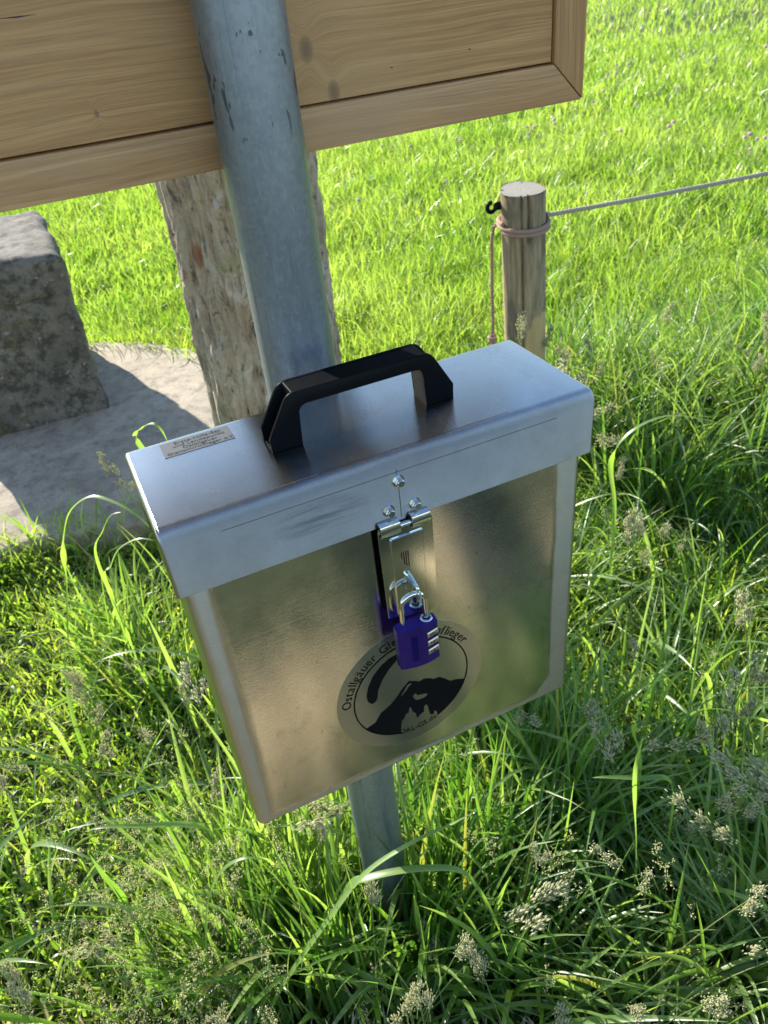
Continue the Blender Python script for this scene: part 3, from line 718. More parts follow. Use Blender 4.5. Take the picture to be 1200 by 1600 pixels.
# ------------------------------------------------------------------ fence post, rope, cord, hook
def fp_fx(a, z, c, s, mn):
    r0 = 0.0665 + 0.0022 * mn.noise(Vector((c * 2, s * 2, z * 2))) + 0.0010 * mn.noise(Vector((c * 12, s * 12, z * 3)))
    for a_c, zt, w_ in ((R(232), 0.30, 0.040), (R(248), 0.80, 0.05), (R(60), 0.3, 0.03), (R(150), 0.5, 0.03)):
        a2 = a_c + 0.10 * mn.noise(Vector((a_c, z * 2.5, 0)))
        d_ = (a - a2 + math.pi) % (2 * math.pi) - math.pi
        if z > zt: r0 -= 0.016 * math.exp(-(d_ / w_) ** 2)
    return r0 * c, r0 * s
def fence_post(loc, h, lean, label):
    vs, q = rough_log(0.067, h, 128, 90, fp_fx, -0.05)
    vs[-128:, 2] += -0.012 + 0.16 * vs[-128:, 1] - 0.02 * vs[-128:, 0]
    root = empty("fence_post", loc); root.rotation_euler = lean
    link_mesh("shaft", npmesh("shaft", vs, q), M['post'], root, sharp=0)
    bm = bmesh.new(); top = [bm.verts.new((x * 0.998, y * 0.998, z - 0.001)) for x, y, z in vs[-128:]]
    c_ = bm.verts.new((0, 0, h - 0.013))
    for i in range(128): bm.faces.new((top[i], top[(i + 1) % 128], c_))
    obj("cut_top", bm, M['endg'], root)
    return tag(root, label, "fence post")
FP = Vector((1.370, 1.518, 0)); FH = 0.950
LEAN = Euler((R(0.5), R(-2.0), 0))
fence_post(FP, FH, LEAN, "round weathered wooden fence post with a cracked side and pale cut top")
E2 = Vector((3.7, 0.95, 0))
def on_post(z): return FP + LEAN.to_matrix() @ Vector((0, 0, z))
def twisted(bm, pts, r_, pitch, seg=7):
    """three-strand rope along a densely sampled path"""
    pts = [Vector(p) for p in pts]; s = 0.0; cent = []; 
    for k in range(3):
        s = 0; path = []; prev = None
        for i, p in enumerate(pts):
            t = (pts[min(i + 1, len(pts) - 1)] - pts[max(i - 1, 0)]).normalized()
            if i: s += (p - pts[i - 1]).length
            if prev is None: u = t.cross(Vector((0, 0, 1)) if abs(t.z) < 0.9 else Vector((1, 0, 0))).normalized()
            else: u = (prev - t * prev.dot(t)).normalized()
            prev = u; w = t.cross(u); a = 2 * math.pi * (s / pitch + k / 3)
            path.append(p + (u * math.cos(a) + w * math.sin(a)) * r_ * 0.56)
        tube(bm, path, r_ * 0.47, seg)
def resample(pts, step):
    pts = [Vector(p) for p in pts]; out = [pts[0]]
    for a, b in zip(pts[:-1], pts[1:]):
        n_ = max(1, int((b - a).length / step))
        out += [a + (b - a) * (k / n_) for k in range(1, n_ + 1)]
    return out
bm = bmesh.new(); RZ = 0.855
wrap = []
for i in range(0, 151):                               # two turns of the brown cord
    a = R(-178 + 720 * i / 150); z = RZ - 0.026 + 0.024 * i / 150 + 0.006 * math.sin(a)
    wrap.append(on_post(z) + Vector((0.0745 * math.cos(a), 0.0745 * math.sin(a), 0)))
st0 = on_post(RZ + 0.006) + Vector((0.068, -0.030, 0))
run = [on_post(RZ + 0.002) + Vector((0.0755 * math.cos(R(a)), 0.0755 * math.sin(R(a)), 0.0)) for a in range(100, -25, -8)]
st0 = run[-1]
far_top = Vector((3.70, 0.97, 0.985))
for i in range(1, 200):
    t_ = i / 199; p = st0.lerp(far_top, t_); p.z -= 0.05 * 4 * t_ * (1 - t_) * 0.5; run.append(p)
twisted(bm, resample(run, 0.004), 0.0074, 0.032, 6)
rp = obj("fence_rope", bm, M['rope'], sharp=0)
tag(rp, "thin grey twisted rope stretched from the fence post across the meadow to the right", "rope")
bm = bmesh.new()
LEFT = Vector((-0.83, 0.56, 0))
c0 = on_post(RZ - 0.034) + LEFT * 0.084
pth = [c0 - LEFT * 0.010 + Vector((0, 0, 0.026)), c0 + LEFT * 0.006 + Vector((0, 0, 0.012)), c0 + LEFT * 0.012 + Vector((0, 0, -0.02)), c0 + LEFT * 0.012 + Vector((0, 0, -0.10)), c0 + LEFT * 0.013 + Vector((0, 0, -0.20)), c0 + LEFT * 0.011 + Vector((0, 0, -0.30)), c0 + LEFT * 0.013 + Vector((0, 0, -0.335))]
pth = list(reversed(wrap))[:0] + pth
tube(bm, resample(wrap, 0.006), 0.0066, 8); twisted(bm, resample(pth, 0.006), 0.0062, 0.03, 6)
kc = pth[-1]
kn = [kc + Vector((0.011 * math.cos(a * 1.0), 0.010 * math.sin(a), -0.006 - 0.0016 * a)) for a in [k * 0.45 for k in range(26)]]
tube(bm, kn, 0.0062, 8)
for k in range(14):
    d_ = Vector((random.uniform(-1, 0.6), random.uniform(-1, 0.6), random.uniform(-1.4, -0.4))).normalized()
    b0 = kc + Vector((-0.004, -0.004, -0.032)); tube(bm, [b0, b0 + d_ * 0.02, b0 + d_ * 0.032 + Vector((0, 0, -0.006))], [0.0022, 0.0018, 0.0010], 5)
tag(obj("hanging_cord", bm, M['cord']), "reddish brown cord wound round the fence post and hanging beside it to a frayed knot", "cord")
bm = bmesh.new()
hb = on_post(0.900) + Vector((-0.060, 0.030, 0))
tube(bm, [hb + Vector((0.01, 0, 0)), hb + Vector((-0.014, 0, 0)), hb + Vector((-0.020, 0, 0))], [0.0125, 0.0120, 0.009], 16)
hk = [hb + Vector((-0.032 - 0.0135 * math.cos(R(a)), 0, 0.0 + 0.0135 * math.sin(R(a)))) for a in range(-160, 110, 15)]
tube(bm, hk, 0.0065, 10)
tag(obj("fence_insulator", bm, M['black']), "black plastic hook insulator screwed into the left of the fence post", "insulator")

# ------------------------------------------------------------------ vegetation
Rm = np.array(cam.rotation_euler.to_matrix()); Cp = np.array(cam.location)
def project(P):
    q_ = (P - Cp) @ Rm; d_ = np.maximum(-q_[:, 2], 1e-3)
    return 0.5 + 1220.6 / 1200 * q_[:, 0] / d_, 0.5 - 1220.6 / 1600 * q_[:, 1] / d_, d_
slab_poly = np.array(out)
def in_poly(x, y, poly):
    ins = np.zeros(len(x), bool); j = len(poly) - 1
    for i in range(len(poly)):
        xi, yi = poly[i]; xj, yj = poly[j]
        c_ = ((yi > y) != (yj > y)) & (x < (xj - xi) * (y - yi) / (yj - yi + 1e-12) + xi); ins ^= c_; j = i
    return ins
def blades(P, h, w, lean, az, bend, fold, K, twist=0.6, crease=True):
    """N grass blades as one mesh: ribbons that rise, lean and arch; returns verts, quads, rnd, len"""
    N = len(P); t = np.linspace(0, 1, K + 1)[None, :]
    h = h[:, None]; th = lean[:, None] + bend[:, None] * t ** 1.6           # angle from vertical along the blade
    ds = h / K
    dx = np.sin(th); dz = np.cos(th)
    sx = np.concatenate([np.zeros((N, 1)), np.cumsum((dx[:, :-1] + dx[:, 1:]) / 2 * ds, 1)], 1)
    sz = np.concatenate([np.zeros((N, 1)), np.cumsum((dz[:, :-1] + dz[:, 1:]) / 2 * ds, 1)], 1)
    ca, sa = np.cos(az)[:, None], np.sin(az)[:, None]
    cen = np.stack([P[:, 0:1] + ca * sx, P[:, 1:2] + sa * sx, P[:, 2:3] + sz], -1)
    prof = np.clip((0.62 + 0.9 * t - 0.55 * t ** 2) * (1 - t ** 3.2), 0.03, 1)
    wd = w[:, None] * prof * 0.5
    tw = (rng.normal(0, 1, N) * twist)[:, None] + (rng.normal(0, 1, N) * twist)[:, None] * t
    side0 = np.stack([-sa + 0 * t, ca + 0 * t, 0 * t + 0 * sa], -1)
    nrm = np.stack([-ca * dz, -sa * dz, dx], -1)
    side = side0 * np.cos(tw)[..., None] + nrm * np.sin(tw)[..., None]
    up = nrm * np.cos(tw)[..., None] - side0 * np.sin(tw)[..., None]
    Lf = cen - side * wd[..., None]; Rt = cen + side * wd[..., None]
    if crease:
        Md = cen - up * (wd * fold)[..., None]
        V = np.stack([Lf, Md, Rt], 2).reshape(-1, 3); c = 3
    else:
        V = np.stack([Lf, Rt], 2).reshape(-1, 3); c = 2
    base = (np.arange(N) * (K + 1) * c)[:, None, None] + (np.arange(K) * c)[None, :, None]
    q = [np.stack([base[..., 0] + s, base[..., 0] + s + 1, base[..., 0] + s + 1 + c, base[..., 0] + s + c], -1) for s in range(c - 1)]
    Q = np.stack(q, 2).reshape(-1, 4)
    rnd = np.repeat(rng.random(N), (K + 1) * c); ln = np.tile(np.repeat(t[0], c), N)
    return V, Q, rnd, ln
def grass(name, mat, label, parts):
    Vs, Qs, Rs, Ls, n0 = [], [], [], [], 0
    for V, Q, r_, l_ in parts:
        Vs.append(V); Qs.append(Q + n0); Rs.append(r_); Ls.append(l_); n0 += len(V)
    me = npmesh(name, np.concatenate(Vs), np.concatenate(Qs), dict(rnd=np.concatenate(Rs), len=np.concatenate(Ls)))
    return tag(link_mesh(name, me, mat, None, True, 0), label, "grass", kind="stuff")
def clear(P, tall=0.0):
    x, y = P[:, 0], P[:, 1]
    k = ~in_poly(x, y, slab_poly * 1.0)
    k &= (x - 0.43) ** 2 + (y - 1.24) ** 2 > 0.17 ** 2
    k &= (x - 0.194) ** 2 + (y - 0.195) ** 2 > 0.045 ** 2
    k &= (x - 1.37) ** 2 + (y - 1.518) ** 2 > 0.075 ** 2
    return k
def uni(n_, x0, x1, y0, y1): return np.stack([rng.uniform(x0, x1, n_), rng.uniform(y0, y1, n_), np.zeros(n_)], 1)
def inview(P, m=0.35, z=0.1):
    u, v, d_ = project(P + np.array([0, 0, z])); return (u > -m) & (u < 1 + m) & (v > -0.5) & (v < 1 + m)
def clump(P, s, seed):                                # smooth random field for clumpy growth
    r_ = np.random.default_rng(seed); f = np.zeros(len(P))
    for k in range(10):
        a = r_.uniform(0, 6.28); w = r_.uniform(0.6, 1.8) / s * 6.28
        f += np.sin(P[:, 0] * math.cos(a) * w + P[:, 1] * math.sin(a) * w + r_.uniform(0, 6.28))
    return f / 10 * 1.6
def mk(P, h, wmin, wmax, lean_s, bend_m, bend_s, K, fold=0.35, crease=True, twist=0.6, az=None):
    n_ = len(P)
    return blades(P, h, rng.uniform(wmin, wmax, n_), np.abs(rng.normal(0, lean_s, n_)), rng.uniform(0, 6.283, n_) if az is None else az,
                  np.abs(rng.normal(bend_m, bend_s, n_)), fold, K, twist, crease)
fence_d = np.array([0.98, -0.20])
def fence_dist(P):
    v = P[:, :2] - np.array([1.37, 1.5]); return np.abs(v[:, 0] * 0.20 + v[:, 1] * 0.98), v @ fence_d

# short growth between the box and the stone slab, and over the near ground
parts = []
P = uni(56000, -1.3, 2.6, -0.62, 2.6); P = P[clear(P) & inview(P)]
h = 0.06 + 0.05 * rng.random(len(P)) + 0.02 * clump(P, 0.35, 1); h *= np.where(P[:, 0] > 0.5, 1.35, 1.0)
parts.append(mk(P, np.clip(h, 0.03, 0.3), 0.0042, 0.0085, 0.55, 1.1, 0.6, 4))
P = uni(16000, -1.3, 2.6, -0.62, 2.6); P = P[clear(P) & inview(P)]          # small leaflets of clover and herbs
parts.append(mk(P + np.array([0, 0, 1.0]) * rng.uniform(0.02, 0.09, len(P))[:, None], rng.uniform(0.012, 0.024, len(P)), 0.008, 0.013, 0.9, 0.5, 0.4, 3, 0.15))
grass("short_grass", GR, "short mixed grass and clover around the box and the stone slab", parts)

# tall cocksfoot tufts round the post, along the right foreground and along the fence line
parts = []
tufts = []
def tuft(cx, cy, n_, hm, hs, wmax=0.0085, spread=0.05, lean=0.30, bend=1.0):
    P = np.stack([rng.normal(cx, spread, n_), rng.normal(cy, spread, n_), np.zeros(n_)], 1)
    k = clear(P) & (P[:, 1] - (0.127 - 0.512 * P[:, 0]) > -0.02); P = P[k]
    az = np.arctan2(P[:, 1] - cy, P[:, 0] - cx) + rng.normal(0, 0.9, len(P))
    return mk(P, np.clip(rng.normal(hm, hs, len(P)), 0.1, 0.8), 0.0055, wmax*1.4, lean, bend, 0.5, 9, 0.4, True, 0.45, az)
rs = np.random.default_rng(21)
for k in range(34):                                   # around the foot of the post and below the box
    parts.append(tuft(rs.normal(0.12, 0.17), rs.normal(0.16, 0.15), int(rs.integers(30, 58)), rs.uniform(0.24, 0.38), 0.07, 0.0105 if k % 3 else 0.008, 0.06, *((0.10, 0.35) if k % 3 else (0.30, 1.0))))
for k in range(46):                                   # right foreground
    parts.append(tuft(rs.uniform(0.25, 1.15), rs.uniform(-0.42, 0.42), int(rs.integers(24, 50)), rs.uniform(0.22, 0.40), 0.08, lean=0.4))
for k in range(14):                                   # sparse on the left foreground
    parts.append(tuft(rs.uniform(-0.65, 0.0), rs.uniform(-0.25, 0.75), int(rs.integers(14, 34)), rs.uniform(0.14, 0.26), 0.06, lean=0.5))
for k in range(26):                                   # right of the box
    parts.append(tuft(rs.uniform(0.65, 1.9), rs.uniform(0.35, 1.05), int(rs.integers(25, 60)), rs.uniform(0.14, 0.28), 0.06, 0.007, lean=0.5))
for k in range(95):                                   # unmown strip along the rope
    s_ = rs.uniform(-0.1, 3.2); n_ = rs.normal(0, 0.20)
    parts.append(tuft(1.5 + 0.98 * s_ + 0.2 * n_, 1.46 - 0.20 * s_ + 0.98 * n_, int(rs.integers(60, 110)), rs.uniform(0.32, 0.50), 0.10, 0.0075, 0.06, 0.35, 0.9))
for k in range(10):                                   # left of the lid, behind the box
    parts.append(tuft(rs.uniform(-0.25, 0.15), rs.uniform(0.9, 1.45), int(rs.integers(20, 45)), rs.uniform(0.16, 0.28), 0.06, 0.008))
P = np.concatenate([uni(170, -0.7, 1.25, -0.35, 1.0), uni(60, 0.5, 2.4, 0.5, 1.7), np.stack([rng.normal(0.12, 0.16, 60), rng.normal(0.15, 0.13, 60), np.zeros(60)], 1)]); P = P[clear(P) & (P[:, 1] - (0.127 - 0.512 * P[:, 0]) > -0.08)]
parts.append(mk(P, rng.uniform(0.28, 0.52, len(P)), 0.010, 0.0165, 0.35, 1.3, 0.5, 14, 0.3, True, 0.35))
grass("tall_grass", GT, "tall dark tufts of broad bladed grass around the post and along the rope", parts)

# meadow behind, out to the top of the picture
parts = []
def sector(n_, r0, r1, a0, a1):
    r_ = np.sqrt(rng.uniform(r0 * r0, r1 * r1, n_)); a = rng.uniform(a0, a1, n_)
    return np.stack([Cp[0] + r_ * np.sin(a), Cp[1] + r_ * np.cos(a), np.zeros(n_)], 1)
for n_, r0, r1, w0, w1, K in ((80000, 2.3, 4.5, 0.004, 0.008, 4), (95000, 4.5, 8.0, 0.006, 0.011, 3), (90000, 8.0, 14.0, 0.009, 0.016, 3), (70000, 14.0, 32.0, 0.014, 0.026, 2)):
    P = sector(n_, r0, r1, R(-24), R(72)); P = P[clear(P)]
    if r0 < 3: P = P[P[:, 1] > 0.9]
    cl = clump(P, 0.9, 5) + 0.6 * clump(P, 0.3, 6)
    h = np.clip(rng.normal(0.17, 0.04, len(P)) + 0.045 * cl, 0.06, 0.36)
    near = np.clip((3.6 - np.hypot(P[:, 0], P[:, 1] - 3.0)) / 3.0, 0, 1); h *= 1 - 0.35 * near * (P[:, 0] < 0.9)
    parts.append(mk(P, h, w0, w1, 0.30, 0.75, 0.45, K, 0.3, K > 3))
grass("meadow_grass", GM, "bright sunlit meadow grass stretching away behind the board and the fence post", parts)

# tufts leaning over the rim of the slab
for_ = []
for i in range(len(slab_poly)):
    a_, b_ = slab_poly[i], slab_poly[(i + 1) % len(slab_poly)]; n_ = int(np.hypot(*(b_ - a_)) * 260)
    t_ = rng.random(n_)[:, None]; p_ = a_ + (b_ - a_) * t_; p_ = p_ + rng.normal(0, 0.03, p_.shape); for_.append(np.c_[p_, np.zeros(n_)])
P = np.concatenate(for_); P = P[(P[:, 1] < 3.9) & ((P[:, 0] - 0.43) ** 2 + (P[:, 1] - 1.24) ** 2 > 0.03)]; P[:, 2] = np.where(in_poly(P[:, 0], P[:, 1], slab_poly), 0.05, 0.0)
grass("rim_grass", GR, "grass creeping over the rim of the pale stone slab", [mk(P, rng.uniform(0.10, 0.22, len(P)), 0.004, 0.008, 0.4, 0.9, 0.5, 5)])

# dry straw among the short growth
P = uni(1500, -1.2, 2.2, -0.5, 2.2); P = P[clear(P) & inview(P)]
P2 = np.stack([rng.uniform(-0.3, 0.8, 500), rng.uniform(2.9, 3.8, 500), np.zeros(500)], 1); P2 = P2[clear(P2)]
P = np.concatenate([P, P2]); P[:, 2] = rng.uniform(0.01, 0.07, len(P))
STRAW = mat_leaf("dry_straw", (0.30, 0.25, 0.12), (0.40, 0.33, 0.18), (0.46, 0.40, 0.24), (1.1, 1.0, 0.7), 0.5, 0.3)
grass("dry_straw", STRAW, "dry pale straw lying among the short grass", [mk(P, rng.uniform(0.05, 0.16, len(P)), 0.0015, 0.0032, 1.2, 0.3, 0.3, 3)])

P = uni(80000, -0.9, 1.9, -1.55, 0.45); fl_ = P[:, 1] - (0.127 - 0.512 * P[:, 0]); P = P[fl_ < -0.04]
lim = np.where(P[:, 0] < 0.38, -0.72, np.where(P[:, 0] < 0.74, -0.54, np.where(P[:, 0] < 1.0, -1.15, -0.7))) + 0.05 * clump(P, 0.3, 9)  # unseen grass added; its outline shapes light and dark bands reflected in the box
P = P[P[:, 1] > lim]; h = rng.uniform(0.05, 0.11, len(P))
grass("ripe_grass", mat_leaf("ripe_leaf", (0.54, 0.45, 0.29), (0.64, 0.55, 0.38), (0.72, 0.64, 0.47), (1.1, 1.0, 0.7), 0.6, 0.3), "unseen straw coloured grass patch added and shaped for the reflection in the box front", [mk(P, h, 0.004, 0.009, 0.3, 0.6, 0.4, 4)])

# ---- seed-bearing grasses
def spindles(C, D, L, W):
    """many little husks: 4-sided double cones centred at C along D"""
    n_ = len(C); D = D / np.linalg.norm(D, axis=1, keepdims=True)
    A = np.cross(D, np.array([0.31, 0.57, 0.76])); A /= np.linalg.norm(A, axis=1, keepdims=True); B = np.cross(D, A)
    L = L[:, None]; W = W[:, None]
    V = np.stack([C - D * L / 2, C + A * W / 2 - D * L * 0.08, C + B * W / 2 - D * L * 0.08, C - A * W / 2 - D * L * 0.08, C - B * W / 2 - D * L * 0.08, C + D * L / 2], 1).reshape(-1, 3)
    f = np.array([[0, 2, 1], [0, 3, 2], [0, 4, 3], [0, 1, 4], [5, 1, 2], [5, 2, 3], [5, 3, 4], [5, 4, 1]])
    F = (np.arange(n_) * 6)[:, None, None] + f[None]
    return V, F.reshape(-1, 3), np.repeat(rng.random(n_), 6)
def bez(p0, p1, p2, n_): return [Vector(p0) * (1 - t) ** 2 + Vector(p1) * 2 * t * (1 - t) + Vector(p2) * t * t for t in [i / n_ for i in range(n_ + 1)]]
STEM = mat_leaf("stem_green", (0.09, 0.17, 0.03), (0.13, 0.20, 0.05), (0.20, 0.24, 0.08), (1.3, 1.25, 0.6), 0.5, 0.25)
def stem_bm(bm, pts, r0, r1, seg=5): tube(bm, pts, [r0 + (r1 - r0) * i / (len(pts) - 1) for i in range(len(pts))], seg)
def leaf_mesh(P, h, w, lean, az, bend, K=12):
    V, Q, r_, l_ = blades(np.array([P], float), np.array([h]), np.array([w]), np.array([lean]), np.array([az]), np.array([bend]), 0.35, K, 0.25, True)
    return npmesh("leaf", V, Q, dict(rnd=r_, len=l_))
def cocksfoot(h, lean, az, kind, clusters, loc=(0, 0, 0), label=None, group=None, leaves=1):
    """stem with one-sided dense husk clusters near the top"""
    root = empty("seed_grass", loc)
    d = Vector((math.cos(az), math.sin(az), 0))
    tip = d * (h * math.sin(lean)) + Vector((0, 0, h * math.cos(lean)))
    pts = bez((0, 0, 0), Vector((0, 0, h * 0.55)) + d * (h * 0.08), tip, 14)
    bm = bmesh.new(); stem_bm(bm, pts, 0.0013, 0.0007)
    C, D = [], []
    ax = (pts[-1] - pts[-3]).normalized()
    for k in range(clusters):
        f = k / max(1, clusters - 1)
        base = pts[-1] - ax * (0.062 * (1 - f))
        sd = Vector((random.uniform(-1, 1), random.uniform(-1, 1), random.uniform(-0.2, 0.5))).normalized()
        ln = (0.026 * (1 - f) + 0.004) * random.uniform(0.6, 1.2)
        bc = base + (ax * 0.7 + sd * 0.8).normalized() * ln
        if k < clusters - 1: tube(bm, [base, bc], [0.0006, 0.0005], 4)
        m = int(random.uniform(42, 64) * (1.1 - 0.3 * f))
        for i in range(m):
            o_ = Vector((random.gauss(0, 1), random.gauss(0, 1), random.gauss(0, 1)))
            o_ = o_ * 0.0040 + ax * random.gauss(0, 0.0060)
            if i % 4 == 0: tube(bm, [base.lerp(bc, random.uniform(0.3, 0.9)), bc + o_], [0.0004, 0.0003], 3, caps=False)
            C.append(bc + o_); D.append((ax * 1.0 + o_.normalized() * 0.45))
    obj("stem", bm, STEM, root, sharp=0)
    C = np.array([list(c) for c in C]); D = np.array([list(c) for c in D])
    V, F, r_ = spindles(C, D, rng.uniform(0.0055, 0.0085, len(C)), rng.uniform(0.0016, 0.0025, len(C)))
    link_mesh("seed_head", npmesh("seed_head", V, F, dict(rnd=r_)), SEED, root, False)
    for i in range(leaves):
        p = pts[3 + 3 * i]; link_mesh("leaf", leaf_mesh(p, random.uniform(0.10, 0.2), random.uniform(0.004, 0.007), 0.5, random.uniform(0, 6.28), 1.2), GT, root, True, 0)
    root["tip"] = list(tip)
    tag(root, label, "grass stalk", group)
    return root
def dup(root, loc, rz, sc, label=None):
    r_ = root.copy(); COL.objects.link(r_); r_.location = loc; r_.rotation_euler = (0, 0, rz); r_.scale = (sc, sc, sc)
    if label: r_["label"] = label
    for ch in list(root.children):
        c_ = ch.copy(); COL.objects.link(c_); c_.parent = r_
    return r_
GRP = "seeding grass stalks standing in the unmown grass"
GLAB = "slender seeding grass stalk with pale clustered seed head standing in the unmown grass"
protos = [cocksfoot(0.46, 0.15, 0.4, 0, 4, (0.46, 0.62, 0), GLAB, GRP), cocksfoot(0.52, 0.3, 2.2, 0, 5, (0.78, 0.40, 0), GLAB, GRP),
          cocksfoot(0.40, 0.45, 4.0, 0, 3, (0.62, 0.05, 0), GLAB, GRP), cocksfoot(0.58, 0.22, 5.2, 0, 6, (0.95, 0.22, 0), GLAB, GRP), cocksfoot(0.34, 0.6, 1.0, 0, 4, (-0.12, 0.35, 0), GLAB, GRP)]
spots = []
rs = np.random.default_rng(5)
for k in range(22): spots.append((rs.uniform(0.42, 1.35), rs.uniform(-0.30, 0.85)))
for k in range(14): spots.append((rs.uniform(1.35, 2.3), rs.uniform(0.7, 1.5)))
for k in range(8): spots.append((rs.uniform(-0.45, -0.05), rs.uniform(0.15, 0.75)))
for k in range(5): spots.append((rs.uniform(0.18, 0.5), rs.uniform(-0.22, 0.1)))
for i, (x, y) in enumerate(spots):
    dup(protos[i % 5], (x, y, 0), rs.uniform(0, 6.28), rs.uniform(0.8, 1.15))

def gpt(u, v, z=0.2):                                  # where a sight line of the photograph reaches height z
    d = Rm @ np.array([(u - 600) / 1220.6, -(v - 800) / 1220.6, -1.0]); t = (z - Cp[2]) / d[2]; return Cp + t * d
for i, (u, v, z) in enumerate([(1095, 1130, 0.50), (1085, 1165, 0.46), (1130, 1190, 0.48), (925, 1100, 0.44), (725, 1470, 0.46), (740, 1490, 0.42), (655, 1545, 0.48), (640, 1570, 0.45), (870, 550, 0.60), (880, 570, 0.55),
        (950, 640, 0.52), (945, 690, 0.5), (975, 720, 0.45), (1010, 860, 0.42), (1040, 820, 0.4), (815, 500, 0.62), (160, 712, 0.50), (190, 755, 0.42), (290, 1045, 0.40), (285, 1075, 0.36), (480, 1290, 0.42), (500, 1280, 0.40),
        (580, 1385, 0.44), (1180, 1030, 0.52), (1150, 1060, 0.50), (1175, 1100, 0.45), (1060, 1250, 0.50), (870, 1390, 0.42), (1190, 1250, 0.45), (10, 1510, 0.42), (20, 1540, 0.40), (130, 1440, 0.3), (330, 1590, 0.45), (170, 1000, 0.22), (200, 1040, 0.22), (240, 1050, 0.25), (930, 1120, 0.4), (1000, 1580, 0.4), (880, 1580, 0.45)]):
    pr = protos[(i * 2 + i // 5) % 5]; tp = Vector(pr["tip"]); sc = z / tp.z; rz = rs.uniform(0, 6.28); o_ = Matrix.Rotation(rz, 3, 'Z') @ tp * sc; g_ = gpt(u, v, z)
    dup(pr, (g_[0] - o_.x, g_[1] - o_.y, 0), rz, sc)

# airy panicles of fine-seeded grass, a pale haze of seeds at the lower left
C, D, SB = [], [], bmesh.new()
rs = np.random.default_rng(11)
fine_spots = [(rs.normal(-0.16, 0.10), rs.normal(0.27, 0.13)) for k in range(120)] + [(rs.uniform(-0.6, -0.2), rs.uniform(0.1, 0.8)) for k in range(16)] + [(rs.uniform(0.35, 1.0), rs.uniform(-0.3, 0.3)) for k in range(26)] + [(rs.uniform(1.6, 3.0), rs.uniform(1.0, 1.5)) for k in range(40)]
for (x, y) in fine_spots:
    h = rs.uniform(0.22, 0.42) * (1.35 if x > 1.5 else 1.0); a = rs.uniform(0, 6.28); ln = rs.uniform(0.05, 0.35)
    d = Vector((math.cos(a), math.sin(a), 0))
    pts = bez((x, y, 0), Vector((x, y, h * 0.6)), Vector((x, y, 0)) + d * h * ln + Vector((0, 0, h)), 10)
    stem_bm(SB, pts, 0.0008, 0.0004, 4)
    ax = (pts[-1] - pts[-2]).normalized()
    for j in range(int(rs.integers(9, 15))):
        f = rs.random(); b0 = pts[-1] - ax * (0.13 * (1 - f))
        sd = Vector((rs.normal(), rs.normal(), rs.normal() * 0.5 + 0.2)).normalized()
        L_ = 0.045 * (1 - 0.75 * f) * rs.uniform(0.6, 1.2)
        e_ = b0 + (sd + ax * 0.5).normalized() * L_
        tube(SB, [b0, e_], [0.00035, 0.00025], 3, caps=False)
        for i in range(int(rs.integers(5, 10))):
            p = b0.lerp(e_, 0.3 + 0.7 * rs.random()) + Vector((rs.normal(), rs.normal(), rs.normal())) * 0.0022
            C.append(list(p)); D.append([rs.normal() + sd.x, rs.normal() + sd.y, rs.normal() + sd.z])
V, F, r_ = spindles(np.array(C), np.array(D), rng.uniform(0.003, 0.0052, len(C)), rng.uniform(0.0012, 0.0019, len(C)))
fs = tag(link_mesh("fine_seed_grass", npmesh("fine_seed_grass", V, F, dict(rnd=r_)), FINE, None, False), "airy haze of fine pale seeds on thin stalks in the long grass", "grass", kind="stuff")
sb = obj("stalks", SB, STEM, fs, sharp=0); sb["kind"] = "stuff"

# single conspicuous arching leaves, each a thing of its own
ARCH = mat_leaf('arched_leaf', (0.085, 0.17, 0.035), (0.12, 0.215, 0.050), (0.17, 0.26, 0.085), (2.6, 2.7, 0.9), rough=0.36, tr=0.45)
def ribbon(pts, w, mat, label, fold=0.3, roll=0.0, root=None):
    mat = ARCH
    if root: pts = list(root) + list(pts)
    """broad blade along a control polyline (Catmull-Rom)"""
    pts = [Vector(p) for p in pts]; cs = []
    if pts[0].z > 0.03 and root is None:                                  # stem part down to the soil
        q0 = pts[0].copy(); d0 = (pts[0] - pts[1]); q0 += Vector((d0.x, d0.y, 0)) * 0.5; q0.z = -0.01
        pts = [q0, q0.lerp(pts[0], 0.55) + Vector((0.004, 0, 0))] + pts
    for i in range(len(pts) - 1):
        p0 = pts[max(0, i - 1)]; p1 = pts[i]; p2 = pts[i + 1]; p3 = pts[min(len(pts) - 1, i + 2)]
        for s in range(8):
            u = s / 8; cs.append(0.5 * ((2 * p1) + (p2 - p0) * u + (2 * p0 - 5 * p1 + 4 * p2 - p3) * u * u + (3 * p1 - p0 - 3 * p2 + p3) * u ** 3))
    cs.append(pts[-1]); n_ = len(cs); V = []; ln = []
    for i, p in enumerate(cs):
        t = (cs[min(i + 1, n_ - 1)] - cs[max(i - 1, 0)]).normalized(); f = i / (n_ - 1)
        s_ = t.cross(Vector((0, 0, 1))); s_ = s_.normalized() if s_.length > 1e-3 else Vector((1, 0, 0))
        u_ = s_.cross(t); a = 0.2 * roll * (1 - 0.4 * f); s2 = s_ * math.cos(a) + u_ * math.sin(a); u2 = u_ * math.cos(a) - s_ * math.sin(a)
        wd = w / 2 * max(0.04, min(1, 0.55 + 1.2 * f) * (1 - f ** 3.0))
        V += [list(p - s2 * wd), list(p - u2 * wd * fold), list(p + s2 * wd)]; ln += [f * 0.8] * 3
    Q = []
    for i in range(n_ - 1):
        for k in range(2): Q.append((3 * i + k, 3 * i + k + 1, 3 * i + k + 4, 3 * i + k + 3))
    me = npmesh("grass_blade", np.array(V), np.array(Q), dict(rnd=np.full(len(V), random.uniform(0.45, 0.9)), len=np.array(ln)))
    return tag(link_mesh("grass_blade", me, mat, None, True, 0), label, "grass blade")
